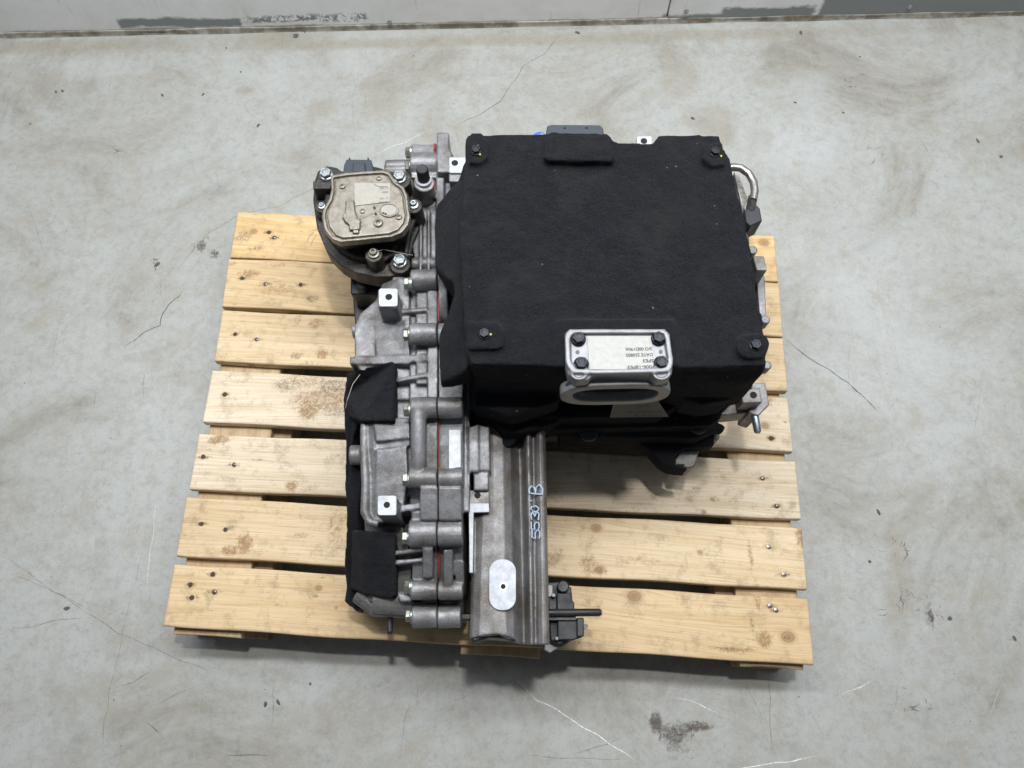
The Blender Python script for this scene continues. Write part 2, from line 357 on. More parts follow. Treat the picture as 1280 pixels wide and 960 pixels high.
    f1 = nt.nodes.new('ShaderNodeMath'); f1.operation = 'MULTIPLY'; f1.inputs[1].default_value = 0.8; nt.links.new(mod(att('tan'), 26, 0.20, 0.58), f1.inputs[0])
    c = mix(f1.outputs[0], c, (0.235, 0.20, 0.145))
    ngt = nz(14, 12, 0.86, 0.3); rgt = ramp(ngt.outputs[0], [(0.50, (0, 0, 0)), (0.61, (0.65, 0.65, 0.65))]); c = mix(rgt.outputs[0], c, (0.29, 0.27, 0.225))
    # fine speckle dirt and scuffs
    n5 = nz(260, 4, 0.8); r5 = ramp(n5.outputs[0], [(0.57, (0, 0, 0)), (0.70, (0.8, 0.8, 0.8))]); c = mix(r5.outputs[0], c, (0.20, 0.18, 0.15))
    wv = nt.nodes.new('ShaderNodeVectorMath'); wv.operation = 'MULTIPLY'; g = nt.nodes.new('ShaderNodeNewGeometry'); nt.links.new(g.outputs['Position'], wv.inputs[0]); wv.inputs[1].default_value = (90, 6, 1)
    n6 = nz(1, 5, 0.75, 1.2, wv.outputs[0]); r6 = ramp(n6.outputs[0], [(0.54, (0, 0, 0)), (0.70, (0.6, 0.6, 0.6))]); c = mix(r6.outputs[0], c, (0.33, 0.30, 0.25))
    wv2 = nt.nodes.new('ShaderNodeVectorMath'); wv2.operation = 'MULTIPLY'; nt.links.new(g.outputs['Position'], wv2.inputs[0]); wv2.inputs[1].default_value = (6, 70, 1)
    n7 = nz(1, 5, 0.75, 1.5, wv2.outputs[0]); r7 = ramp(n7.outputs[0], [(0.62, (0, 0, 0)), (0.76, (0.4, 0.4, 0.4))]); c = mix(r7.outputs[0], c, (0.36, 0.33, 0.29))
    c = mix(mod(att('dark'), 150, 0.34, 0.50), c, (0.085, 0.075, 0.06))
    nt.links.new(c, b.inputs['Base Color'])
    rr = ramp(n9.outputs[0], [(0.3, (0.58,) * 3), (0.6, (0.38,) * 3)]); nt.links.new(rr.outputs[0], b.inputs['Roughness'])
    q = bump(n9.outputs[0], 0.12, 0.002); n8 = nz(320, 3); bump(n8.outputs[0], 0.1, 0.0008, q)
    me.materials.append(m); o = bpy.data.objects.new('floor', me); C.objects.link(o); o['kind'] = 'structure'
    return o
FLOOR = floor()

def decal_mat(name, base, nscale=160, lo=0.35, hi=0.6, rough=0.7):
    m, nt, b, nz, ramp, mix, bump = mat(name, base, rough, 0)
    at = nt.nodes.new('ShaderNodeAttribute'); at.attribute_name = 'cover'
    n = nz(nscale, 4, 0.75); mm = nt.nodes.new('ShaderNodeMath'); mm.operation = 'MULTIPLY'
    nt.links.new(n.outputs[0], mm.inputs[0]); nt.links.new(at.outputs['Fac'], mm.inputs[1])
    r = ramp(mm.outputs[0], [(lo, (0, 0, 0)), (hi, (1, 1, 1))]); nt.links.new(r.outputs[0], b.inputs['Alpha'])
    return m
def ribbons(name, lines, m, z, parent=None, proj=None, jit=0.0015, label=None):
    V, Fc, A = [], [], []
    for pts, wpx, s in lines:
        p3 = [proj(x, y) for x, y in pts]; den = []
        for a, b in zip(p3, p3[1:]):
            k = max(2, int((b - a).length / 0.012))
            for i in range(k): den.append(a.lerp(b, i / k))
        den.append(p3[-1])
        den = [d + Vector((mnoise.noise(d * 23) * jit * 3 + mnoise.noise(d * 90) * jit, mnoise.noise(d * 23 + Vector((9, 9, 9))) * jit * 3, 0)) for d in den]
        w_ = wpx * 0.0016; b0 = len(V)
        for i, d in enumerate(den):
            t = (den[min(i + 1, len(den) - 1)] - den[max(i - 1, 0)]).normalized(); nrm = Vector((-t.y, t.x, 0))
            ww = w_ * (0.55 + 0.9 * abs(mnoise.noise(d * 60)))
            end = min(1, i / 4, (len(den) - 1 - i) / 4)
            for q, al in ((-1, 0), (0, 1), (1, 0)):
                V.append((d.x + nrm.x * ww * q, d.y + nrm.y * ww * q, z + 0.0)); A.append(al * s * (0.35 + 0.65 * end))
            if i:
                a = b0 + (i - 1) * 3
                Fc += [(a, a + 1, a + 4, a + 3), (a + 1, a + 2, a + 5, a + 4)]
    me = bpy.data.meshes.new(name); me.from_pydata(V, [], Fc)
    at = me.attributes.new('cover', 'FLOAT', 'POINT'); at.data.foreach_set('value', np.array(A, np.float32))
    me.materials.append(m); o = bpy.data.objects.new(name, me); C.objects.link(o)
    if parent: adopt(o, parent)
    o['kind'] = 'stuff'
    return o
cracks = [([(233, 355), (225, 369), (212, 380), (203, 392), (200, 407), (180, 416), (150, 440)], 1.6, 1.5), ([(705, 37), (680, 67), (655, 82), (640, 105), (625, 127), (600, 142), (560, 162)], 1.3, 1.2),
          ([(460, 197), (430, 215), (397, 232), (350, 258), (325, 262), (300, 268), (262, 290), (238, 318), (215, 345)], 1.1, 1.05), ([(0, 690), (50, 727), (150, 792), (220, 822), (280, 845)], 1.5, .86), ([(182, 675), (165, 740), (145, 830), (130, 900), (125, 960)], 1.2, .84),
          ([(137, 862), (170, 852), (210, 822)], 1.2, 1.1), ([(175, 890), (220, 868), (270, 850)], 1.1, 1.0), ([(172, 892), (200, 920), (215, 942)], 1.3, 1.1), ([(0, 790), (75, 775), (120, 772)], 1.3, 1.0), ([(0, 712), (60, 735), (130, 770)], 1.0, .9),
          ([(958, 835), (962, 880), (966, 955)], 1.2, 1.1), ([(1150, 172), (1164, 200)], 1.8, 1.4), ([(980, 423), (1010, 447), (1060, 478), (1105, 520)], 1.6, 1.4), ([(925, 835), (945, 880), (962, 920)], 1.0, 1.0), ([(640, 945), (720, 947), (800, 950)], 1.0, 1.0),
          ([(700, 945), (760, 930), (790, 915)], 1.1, 1.0), ([(1103, 685), (1120, 678), (1135, 668)], 1.4, 1.2), ([(275, 945), (300, 943), (345, 944)], 1.4, 1.4), ([(522, 835), (521, 905)], 1.2, .95), ([(262, 870), (264, 930)], 1.1, 1.0), ([(1100, 765), (1112, 812)], 1.6, 1.0),
          ([(200, 0), (208, 20), (214, 38)], 1.2, 1.2), ([(230, 175), (233, 195)], 1.4, 1.2), ([(165, 195), (190, 172)], 1.3, 1.0), ([(20, 165), (45, 152)], 1.2, 1.0), ([(1215, 150), (1240, 120)], 1.0, .9), ([(1060, 400), (1062, 520)], .9, .85),
          ([(30, 240), (60, 330)], 1.0, .9), ([(80, 380), (60, 470)], 1.0, .9), ([(1230, 460), (1215, 560)], 1.0, .85), ([(500, 960), (505, 900), (520, 860)], 1.0, .95), ([(345, 835), (340, 930)], 1.0, .95), ([(1000, 870), (1040, 940)], 1.0, .9)]
rs = random.Random(3)
for k in range(130):
    x, y = rs.uniform(0, 1280), rs.uniform(50, 955); a = rs.choice([rs.gauss(1.5, .25), rs.gauss(1.5, .25), rs.uniform(0, 3.14)]); L = rs.uniform(15, 70); c_ = rs.gauss(0, .25)
    cracks.append(([(x, y), (x + L * .5 * math.cos(a), y + L * .5 * math.sin(a)), (x + L * math.cos(a + c_), y + L * math.sin(a + c_))], rs.uniform(.6, 1.2), rs.uniform(.75, 1.1)))
for k in range(170):
    x, y = rs.uniform(0, 1280), 50 + 910 * rs.random() ** .8; a = rs.gauss(1.57, .5); L = rs.uniform(5, 26)
    cracks.append(([(x, y), (x + L * math.cos(a), y + L * math.sin(a))], rs.uniform(.9, 2.2), rs.uniform(.9, 1.5)))
for x, y, r in ((268, 318, 12), (250, 305, 10), (845, 912, 30), (1130, 745, 26), (1160, 760, 16), (1100, 190, 14), (1150, 885, 22), (190, 325, 10), (1125, 680, 24), (150, 190, 12), (1070, 100, 12)):
    for k in range(9):
        a = rs.gauss(1.4, .9); L = rs.uniform(.3, 1.0) * r; cx_, cy_ = rs.gauss(x, r * .5), rs.gauss(y, r * .4)
        cracks.append(([(cx_, cy_), (cx_ + L * .5 * math.cos(a), cy_ + L * .5 * math.sin(a)), (cx_ + L * math.cos(a + .4), cy_ + L * math.sin(a + .4))], rs.uniform(1.2, 3.4), rs.uniform(1.1, 1.8)))
ribbons('floor_cracks', cracks, decal_mat('crack_dirt', (0.10, 0.085, 0.065), 120, 0.22, 0.75), 0.0006, FLOOR, PF)
ribbons('floor_scratches', [([(540, 163), (500, 180), (460, 197)], 2.2, 1.1), ([(200, 605), (187, 700), (185, 760)], 2.0, .95), ([(642, 845), (670, 875), (695, 887), (740, 915), (805, 957)], 1.9, 1.4), ([(772, 847), (790, 855), (805, 870)], 1.3, 1.2),
          ([(825, 870), (860, 875), (890, 888), (920, 900)], 1.5, 1.2), ([(1045, 872), (1075, 858), (1100, 844)], 1.8, 1.4), ([(900, 962), (940, 959), (985, 953), (1025, 944)], 1.8, 1.4), ([(1260, 840), (1245, 872), (1230, 910)], 1.4, .9),
          ([(935, 40), (955, 70)], 1.2, .8), ([(120, 640), (112, 720)], 1.2, .8), ([(1180, 600), (1190, 700)], 1.2, .75), ([(470, 870), (468, 930)], 1.1, .8)],
        decal_mat('scratch_white', (0.80, 0.80, 0.78), 200, 0.2, 0.72), 0.0009, FLOOR, PF)
# crumbs lying on the floor
def crumbs():
    bm = NB(); spots = [(370, 45, 9), (362, 35, 5), (203, 119, 4), (254, 118, 4), (323, 157, 5), (38, 155, 4), (70, 115, 4), (78, 114, 4), (301, 90, 3), (283, 60, 3), (722, 41, 5), (1001, 41, 6), (866, 148, 5), (994, 128, 4), (1054, 141, 4), (1222, 176, 5), (1251, 196, 5), (1075, 71, 3),
              (196, 331, 6), (84, 760, 6), (332, 880, 7), (348, 878, 4), (388, 855, 3), (275, 688, 3), (1187, 773, 6), (1268, 798, 4), (1098, 640, 5), (1087, 702, 4), (517, 70, 2), (381, 40, 3)]
    for k in range(70): spots.append((rs.uniform(0, 1280), rs.uniform(50, 958), rs.uniform(.8, 1.7)))
    for x, y, r in spots:
        if 200 < x < 1020 and 165 < y < 835: continue
        p = PF(x, y); r *= 0.0009
        M4 = Matrix.Translation(p + Vector((0, 0, r * .2))) @ Matrix.Rotation(rs.uniform(0, 6), 4, 'Z') @ Matrix.Diagonal((rs.uniform(.8, 1.9), rs.uniform(.6, 1), .3, 1))
        res = bmesh.ops.create_icosphere(bm, subdivisions=1, radius=r, matrix=M4)
        for v in res['verts']: v.co += Vector((rs.gauss(0, r * .15), rs.gauss(0, r * .15), 0))
    o = obj('grit', bm, M_grit, None, kind='stuff', shade=0); o['label'] = 'dark crumbs of grit scattered over the grey painted floor'; o['category'] = 'grit'
crumbs()
# ------------------------------------------------------------------ wall
def wall():
    a, b = PF(0, 45), PF(1280, 17); dirv = (b - a); dirv.z = 0; dirv.normalize(); nrm = Vector((-dirv.y, dirv.x, 0))   # away from room
    base = PF(640, 32)
    root = empty('wall', base, 'white painted panel wall with scuffed grey paint along its foot', 'wall')
    m, nt, bs, nz, ramp, mix, bump = mat('wall_paint', (0.6, 0.6, 0.6), 0.45, 0)
    g = nt.nodes.new('ShaderNodeNewGeometry'); sp = nt.nodes.new('ShaderNodeSeparateXYZ'); nt.links.new(g.outputs['Position'], sp.inputs[0])
    n0 = nz(7, 5, 0.7, 0.5); c = ramp(n0.outputs[0], [(0.3, (0.80, 0.80, 0.79)), (0.6, (0.90, 0.90, 0.91))]).outputs[0]
    wv = nt.nodes.new('ShaderNodeVectorMath'); wv.operation = 'MULTIPLY'; nt.links.new(g.outputs['Position'], wv.inputs[0]); wv.inputs[1].default_value = (60, 60, 5)
    ns = nz(1, 5, 0.7, .6, wv.outputs[0]); r = ramp(ns.outputs[0], [(0.60, (0, 0, 0)), (0.78, (0.6, 0.6, 0.6))]); c = mix(r.outputs[0], c, (0.33, 0.30, 0.24))
    # repainted grey strip, ragged upper edge, in stretches along the wall
    wx = nt.nodes.new('ShaderNodeVectorMath'); wx.operation = 'MULTIPLY'; nt.links.new(g.outputs['Position'], wx.inputs[0]); wx.inputs[1].default_value = (9, 9, 14)
    nr = nz(1, 6, 0.75, 0.2, wx.outputs[0])
    def band(x0, x1, z0, z1, soft=0.02, rag=0.05):
        fs = []
        mul = nt.nodes.new('ShaderNodeMath'); mul.operation = 'MULTIPLY_ADD'; nt.links.new(nr.outputs[0], mul.inputs[0]); mul.inputs[1].default_value = rag * 2; mul.inputs[2].default_value = -rag
        for src, lo, hi in ((sp.outputs[0], x0, x1), (sp.outputs[2], z0, z1)):
            ad = nt.nodes.new('ShaderNodeMath'); ad.operation = 'ADD'; nt.links.new(src, ad.inputs[0]); nt.links.new(mul.outputs[0], ad.inputs[1])
            g1 = nt.nodes.new('ShaderNodeMapRange'); g1.inputs[1].default_value = lo; g1.inputs[2].default_value = lo + soft; nt.links.new(ad.outputs[0], g1.inputs[0]); fs.append(g1.outputs[0])
            g2 = nt.nodes.new('ShaderNodeMapRange'); g2.inputs[1].default_value = hi; g2.inputs[2].default_value = hi - soft; nt.links.new(ad.outputs[0], g2.inputs[0]); fs.append(g2.outputs[0])
        o_ = fs[0]
        for f_ in fs[1:]:
            q = nt.nodes.new('ShaderNodeMath'); q.operation = 'MULTIPLY'; nt.links.new(o_, q.inputs[0]); nt.links.new(f_, q.inputs[1]); o_ = q.outputs[0]
        return o_
    grey = (0.245, 0.265, 0.265)
    for bnd in ((-0.98, -0.66, 0.014, 0.050, .008, .02), (0.55, 0.80, 0.004, 0.05, .01, .03), (0.80, 2.6, 0.0, 0.075, .008, .022), (0.40, 0.60, 0.0, 0.03, .01, .02)):
        c = mix(band(*bnd), c, grey)
    nd_ = nz(75, 3, 0.7); rd_ = ramp(nd_.outputs[0], [(0.47, (0, 0, 0)), (0.52, (1, 1, 1))]); mm_ = nt.nodes.new('ShaderNodeMath'); mm_.operation = 'MULTIPLY'; nt.links.new(band(-0.66, -0.34, .022, .052, .01, .02), mm_.inputs[0]); nt.links.new(rd_.outputs[0], mm_.inputs[1]); c = mix(mm_.outputs[0], c, grey)
    c = mix(band(-3, 0.42, -0.02, 0.019, .006, .012), c, (0.36, 0.345, 0.30))
    nt.links.new(c, bs.inputs['Base Color']); n8 = nz(30, 4); bump(n8.outputs[0], 0.15, 0.003)
    seam = (PF(832, 26) - base).dot(dirv)
    def slab(name, s0, s1, z0, z1, thick, front, mt, bev=0.002):
        bm = NB(); q = []
        for s, d in ((s0, -front), (s1, -front), (s1, thick), (s0, thick)):
            p = base + dirv * s + nrm * d; q.append(p)
        loft(bm, [[Vector((p.x, p.y, z0)) for p in q], [Vector((p.x, p.y, z1)) for p in q]])
        return obj(name, bm, mt, root, bevel=bev)
    slab('wall_panel', -6, seam - 0.0015, 0.0, 2.6, 0.05, 0, m); slab('wall_panel', seam + 0.0015, 6, 0.0, 2.6, 0.05, 0.0012, m)
    M_bead = cast_mat('grimy_sealant', (0.36, 0.34, 0.29), (0.09, 0.07, 0.045), 0.7, 0.0, 0.40, 0.58, False)
    # coved sealing strip along the foot
    bm = NB(); loops = []
    for k in range(161):
        s = -2.4 + 4.8 * k / 160; p = base + dirv * s; wob = 0.0025 * mnoise.noise(Vector((s * 6, 1, 2)))
        d0, d1 = 0.006 + wob, 0.0
        prof = [(d0, 0.0005), (d0 - 0.002, 0.004), (0.004 + wob * .5, 0.008), (0.0025, 0.013 + wob), (-0.004, 0.015 + wob), (-0.004, 0.0005)]
        loops.append([p - nrm * d + Vector((0, 0, z)) for d, z in prof])
    loft(bm, loops); obj('sealing_strip', bm, M_bead, root)
    for x, y, h in ((487, 28, .02), (858, 14, .03), (1137, 8, .03)):
        d = CAMROT @ Vector(((x - 640) / F, (y - 480) / F, 1)); cp = Vector((0, 0, HC + ZP))
        t = (base - nrm * 0.001 - cp).dot(nrm) / d.dot(nrm); p = cp + d * t
        BOLT(root, p, -nrm, 0.006, M_bolt, 'screw')
# ------------------------------------------------------------------ bolts
_bolts = {}
def bolt_mesh(kind, mt):
    key = (kind, mt.name)
    if key in _bolts: return _bolts[key]
    bm = NB()
    def circ(r, z, n): return [Vector((r * math.cos(2 * math.pi * k / n), r * math.sin(2 * math.pi * k / n), z)) for k in range(n)]
    if kind == 'hex':
        loft(bm, [circ(1.0, -0.3, 24), circ(1.0, 0.10, 24), circ(0.93, 0.18, 24), circ(0.80, 0.24, 24)])
        loft(bm, [circ(0.84, 0.05, 6), circ(0.84, 0.72, 6), circ(0.76, 0.82, 6), circ(0.55, 0.82, 6), circ(0.48, 0.74, 6)])
    elif kind == 'plainhex':
        loft(bm, [circ(1.0, -0.3, 6), circ(1.0, 0.75, 6), circ(0.92, 0.86, 6), circ(0.6, 0.86, 6), circ(0.5, 0.80, 6)])
    elif kind == 'round':
        loft(bm, [circ(1.0, -0.3, 20), circ(1.0, 0.25, 20), circ(0.85, 0.45, 20), circ(0.5, 0.55, 20), circ(0.35, 0.4, 20), circ(0.3, 0.1, 20)])
    elif kind == 'torx':
        loft(bm, [circ(1.0, -0.5, 22), circ(1.0, 0.12, 22), circ(0.72, 0.2, 22), circ(0.66, 0.7, 22), circ(0.55, 0.8, 22), circ(0.34, 0.8, 22), circ(0.30, 0.4, 22)])
    bmesh.ops.recalc_face_normals(bm, faces=bm.faces)
    me = bpy.data.meshes.new('bolt_' + kind); bm.to_mesh(me); bm.free(); me.materials.append(mt)
    for p in me.polygons: p.use_smooth = True
    me.set_sharp_from_angle(angle=math.radians(28)); _bolts[key] = me
    return me
def BOLT(parent, p, d, r, mt=None, name='bolt', kind='hex', spin=None):
    o = bpy.data.objects.new(name, bolt_mesh(kind, mt or M_bolt)); C.objects.link(o)
    q = Vector(d).to_track_quat('Z', 'Y').to_matrix().to_4x4()
    o.matrix_basis = Matrix.Translation(p) @ q @ Matrix.Rotation(spin if spin is not None else rs.uniform(0, 1), 4, 'Z') @ Matrix.Diagonal((r, r, r, 1))
    adopt(o, parent); return o
wall()
# ------------------------------------------------------------------ pallet
PAL = empty('wooden_pallet', P(620, 560, -ZP), 'pale pine pallet with seven deck boards, stained and nailed, on the grey floor', 'pallet')
rows = [  # left top, left bottom, right top, right bottom (photograph positions on the deck plane), material
    ((297, 265), (287, 322), (968, 294), (973, 351), W_yel), ((286, 323.5), (277, 383), (973.5, 353), (979, 420), W_warm), ((278, 387), (268, 451), (979, 423.5), (984.5, 490), W_mid),
    ((265, 462), (253, 527), (985, 496), (991, 564), W_pale), ((249, 542), (236, 611), (994, 577.5), (1002, 650), W_pale), ((233, 622), (220, 696), (1002, 659.5), (1009, 737), W_mid),
    ((217.5, 706), (203, 783.5), (1010, 748), (1018, 831), W_warm)]
knots = [(955, 303, 6), (956, 532, 5), (964, 548, 4), (985, 796, 8), (793, 745, 8), (745, 660, 6), (459, 240, 3), (336, 586, 0), (749, 713, 5), (875, 690, 3), (600, 640, 0), (360, 620, 3), (520, 300, 0), (317, 289, 4), (880, 640, 3), (398, 735, 4)]
stains = [(403, 443, 9, 9, 1.3), (390, 470, 40, 26, 1.0), (400, 500, 45, 24, 1.15), (385, 512, 14, 20, 1.3), (275, 549, 16, 9, 1.3), (365, 607, 10, 9, 1.3), (305, 680, 12, 16, 1.35), (287, 688, 12, 9, 1.3), (312, 342, 16, 7, 1.2), (735, 706, 12, 22, 1.1), (750, 712, 12, 10, 1.1),
          (950, 503, 22, 10, 1.2), (1003, 672, 9, 22, 1.35), (955, 800, 12, 14, 1.3), (925, 812, 28, 5, 1.2), (395, 405, 12, 10, 1.1), (395, 745, 4, 3, 1.3), (690, 700, 12, 14, 1.05), (420, 760, 3, 4, 1.3), (893, 624, 8, 5, 1.1), (946, 745, 6, 30, 1.05), (938, 695, 4, 28, 1.1), (344, 360, 30, 16, .95),
          (420, 660, 14, 40, .95), (470, 600, 20, 10, .9), (770, 640, 50, 8, .85), (800, 700, 60, 8, .8)]
soots = [(390, 373, 12, 9, 1.2), (372, 400, 8, 14, 1.0), (370, 445, 12, 8, 1.15), (305, 295, 14, 14, 1.1), (320, 310, 14, 4, 1.2), (290, 330, 8, 5, 1.1), (360, 480, 24, 14, 1.05), (420, 482, 30, 14, 1.1), (420, 515, 26, 12, 1.05), (230, 670, 8, 8, 1.0), (256, 572, 12, 3, 1.3), (290, 660, 8, 5, 1.1),
         (322, 725, 6, 14, .95), (345, 725, 5, 16, .9), (955, 598, 12, 3, 1.2), (971, 633, 12, 4, 1.15), (980, 719, 16, 4, 1.0), (988, 797, 12, 6, 1.0), (940, 780, 4, 20, 1.1), (380, 640, 10, 22, .9), (310, 455, 12, 3, 1.1), (870, 610, 10, 3, 1.1), (700, 690, 10, 8, .95), (905, 810, 30, 4, 1.1), (845, 790, 20, 3, 1.0)]
nails = [(336, 290.5, 0), (343, 297, 1), (303, 348, 0), (332, 355, 1), (294, 418, 0), (321, 424.5, 1), (281, 493, 0), (254, 571, 0), (293, 581, 1), (252, 655, 0), (282, 662, 0), (266, 718, 0), (238, 731, 0), (268, 740, 1), (240, 747, 0),
         (953, 598, 1), (971, 632.5, 1), (960.5, 684, 2), (979.5, 718.5, 2), (962, 757.5, 2), (969.5, 763, 2), (964, 548, 0), (376, 356, 0)]
for x, y, k in nails:
    stains.append((x, y, 7 + 5 * rs.random(), 4.5, 1.15)); soots.append((x + rs.uniform(-3, 3), y, 7 + 4 * rs.random(), 2.6, 1.2))
for _ in range(70):
    soots.append((rs.uniform(215, 1010), rs.uniform(275, 825), rs.uniform(2, 9), rs.uniform(1.2, 3), rs.uniform(.85, 1.15)))
for _ in range(24):
    stains.append((rs.uniform(215, 1010), rs.uniform(275, 825), rs.uniform(8, 30), rs.uniform(2, 7), rs.uniform(.75, 1.0)))
def board(name, c4, mt, z1, th, parent, seed, du=0.0035, kz=True, sag=0.0):
    A, B, Cc, D = [Vector((p.x, p.y, 0)) for p in c4]      # left-far, left-near, right-near, right-far
    L = (D - A).length; W_ = (B - A).length
    nu, nv = max(4, int(L / du)), max(4, int(W_ / du))
    ed = [0, 0.0008 / W_, 0.003 / W_]; vv = np.array(ed + list(np.linspace(0.006 / W_, 1 - 0.006 / W_, nv)) + [1 - e for e in ed[::-1]])
    ed = [0, 0.0008 / L, 0.002 / L]; uu = np.array(ed + list(np.linspace(0.005 / L, 1 - 0.005 / L, nu)) + [1 - e for e in ed[::-1]])
    U, Vv = np.meshgrid(uu, vv)
    Af, Bf, Cf, Df = [np.array(q[:2]) for q in (A, B, Cc, D)]
    XY = ((1 - U) * (1 - Vv))[..., None] * Af + ((1 - U) * Vv)[..., None] * Bf + (U * Vv)[..., None] * Cf + (U * (1 - Vv))[..., None] * Df
    rnd = np.random.RandomState(seed)
    # slightly wavy long edges
    wob = 0.0012 * np.sin(U * 9 + rnd.rand() * 6) + 0.0008 * np.sin(U * 31 + rnd.rand() * 6)
    XY[..., 1] += wob * (np.abs(Vv - 0.5) > 0.3)
    dv = np.minimum(Vv, 1 - Vv) * W_; du_ = np.minimum(U, 1 - U) * L; r = 0.003
    z = z1 - r * (1 - np.sqrt(np.clip(1 - (1 - np.clip(dv / r, 0, 1)) ** 2, 0, 1))) - 0.5 * r * (1 - np.clip(du_ / (r * .7), 0, 1)) ** 2
    z += 0.0010 * np.sin((Vv - 0.5) * 3) * (rnd.rand() - .5) * 2 + sag * (U - 0.5)
    nr_, nc = XY.shape[:2]
    V = np.concatenate([np.dstack([XY, z]).reshape(-1, 3)], 0)
    idx = np.arange(nr_ * nc).reshape(nr_, nc)
    Fc = np.stack([idx[:-1, :-1], idx[1:, :-1], idx[1:, 1:], idx[:-1, 1:]], -1).reshape(-1, 4).tolist()
    ring = list(idx[0, :]) + list(idx[1:, -1]) + list(idx[-1, -2::-1]) + list(idx[-2:0:-1, 0])
    b0 = len(V); low = V[ring].copy(); low[:, 2] = z1 - th; mid = V[ring].copy(); mid[:, 2] -= 0.003
    V = np.concatenate([V, mid, low]); n = len(ring)
    for i in range(n):
        j = (i + 1) % n
        Fc.append([ring[i], ring[j], b0 + j, b0 + i]); Fc.append([b0 + i, b0 + j, b0 + n + j, b0 + n + i])
    Fc.append([b0 + n + i for i in range(n)])
    me = bpy.data.meshes.new(name); me.from_pydata(V.tolist(), [], Fc)
    # grain coordinates that flow round the knots
    ux = (D - A).normalized(); vy = Vector((-ux.y, ux.x, 0))
    rel = V[:, :2] - Af; gu = rel @ np.array(ux[:2]); gv = rel @ np.array(vy[:2])
    off = rnd.rand(2) * 40; drift = 0.018 * np.sin(gu * (1.5 + rnd.rand() * 2) + rnd.rand() * 6) + 0.004 * np.sin(gu * (7 + rnd.rand() * 4) + gv * 25); g2 = gv + drift; kf = np.zeros(len(V)); stn = np.zeros(len(V)); sot = np.zeros(len(V))
    if kz:
        for kx, ky, kr in knots:
            if not kr: continue
            c = P(kx, ky, 0); R = kr * mpp(kx, ky, 0)
            if abs(c.z - z1) > .02: continue
            cu = (c.x - A.x) * ux.x + (c.y - A.y) * ux.y; cv = (c.x - A.x) * vy.x + (c.y - A.y) * vy.y
            a, b = (gu - cu) / (R * 5.5), (gv - cv) / (R * 2.2); d2 = a * a + b * b
            g2 = g2 + np.sign(gv - cv) * -R * 0.9 * np.exp(-d2 * 0.8) * np.tanh(np.abs(gv - cv) / R)
            dd = np.sqrt(((gu - cu) / (R * 1.25)) ** 2 + ((gv - cv) / R) ** 2); kf = np.maximum(kf, np.clip(1.4 - dd, 0, 1) * min(1, 0.6 + kr / 10))
        for lst, arr in ((stains, stn), (soots, sot)):
            for sx, sy, rx, ry, s in lst:
                rx *= 1.25; s = s * .92
                c = P(sx, sy, 0); sc = mpp(sx, sy, 0)
                d = np.sqrt(((V[:, 0] - c.x) / (rx * sc)) ** 2 + ((V[:, 1] - c.y) / (ry * sc * 1.08)) ** 2)
                np.maximum(arr, s * np.clip(1.4 - d, 0, 1), out=arr)
    dep = V[:, 2] * 0.6
    G = np.stack([gu + off[0], g2 + off[1] + dep, np.zeros(len(V))], 1).astype(np.float32)
    me.attributes.new('grain', 'FLOAT_VECTOR', 'POINT').data.foreach_set('vector', G.ravel())
    for nme, arr in (('knot', kf), ('stain', stn), ('soot', sot)):
        me.attributes.new(nme, 'FLOAT', 'POINT').data.foreach_set('value', arr.astype(np.float32))
    me.materials.append(mt)
    for p in me.polygons: p.use_smooth = True
    me.set_sharp_from_angle(angle=math.radians(50))
    o = bpy.data.objects.new(name, me); C.objects.link(o); adopt(o, parent); return o
boards = []
for i, (lt, lb, rt, rb, mt) in enumerate(rows):
    z = ZP + (0.0006 * ((i * 7) % 3 - 1))
    b = board('deck_board', (P(*lt), P(*lb), P(*rb), P(*rt)), mt, z, 0.020, PAL, 11 + i); boards.append(b)
# stringer boards, blocks and bottom boards run away from the viewer under the deck
def rail(f0, f1, z1, th, name, inset=0.004, du=0.03, y0=0.0, y1=1.0, seed=1):
    """f0,f1: fractions along the deck; y0,y1: fractions from the far edge to the near edge"""
    TL, BL, BR, TR = P(297, 265), P(203, 783.5), P(1018, 831), P(968, 294)
    def q(u, v): return (TL * (1 - u) * (1 - v) + BL * (1 - u) * v + BR * u * v + TR * u * (1 - v))
    a, b, c, d = q(f0, y0), q(f1, y0), q(f1, y1), q(f0, y1)
    # board() wants the long side first
    return board(name, (d, c, b, a) if False else (a, b, c, d), W_block, z1, th, PAL, seed, du=du, kz=False)
R3 = [(0.010, 0.118), (0.462, 0.585), (0.893, 0.990)]
for k, (a, b) in enumerate(R3):
    rail(a, b, ZP - 0.0208, 0.020, 'stringer_board', y0=0.004, y1=(1.012, 1.018, 1.009)[k], seed=40 + k)
    rail(a - (0.004 if k == 1 else 0) + .004, b + .03 * (k == 0) - .01, 0.020, 0.0195, 'bottom_board', y0=0.006, y1=1.012, seed=50 + k)
    for j, (v0, v1) in enumerate(((0.006, 0.16), (0.42, 0.57), (0.835, 0.985))):
        rail(a + .006 + (-.035 if k == 2 else 0), b + (.03 if k == 0 else -.004), ZP - 0.0411, ZP - 0.0411 - 0.0204, 'block', y0=v0, y1=v1, seed=60 + 3 * k + j)
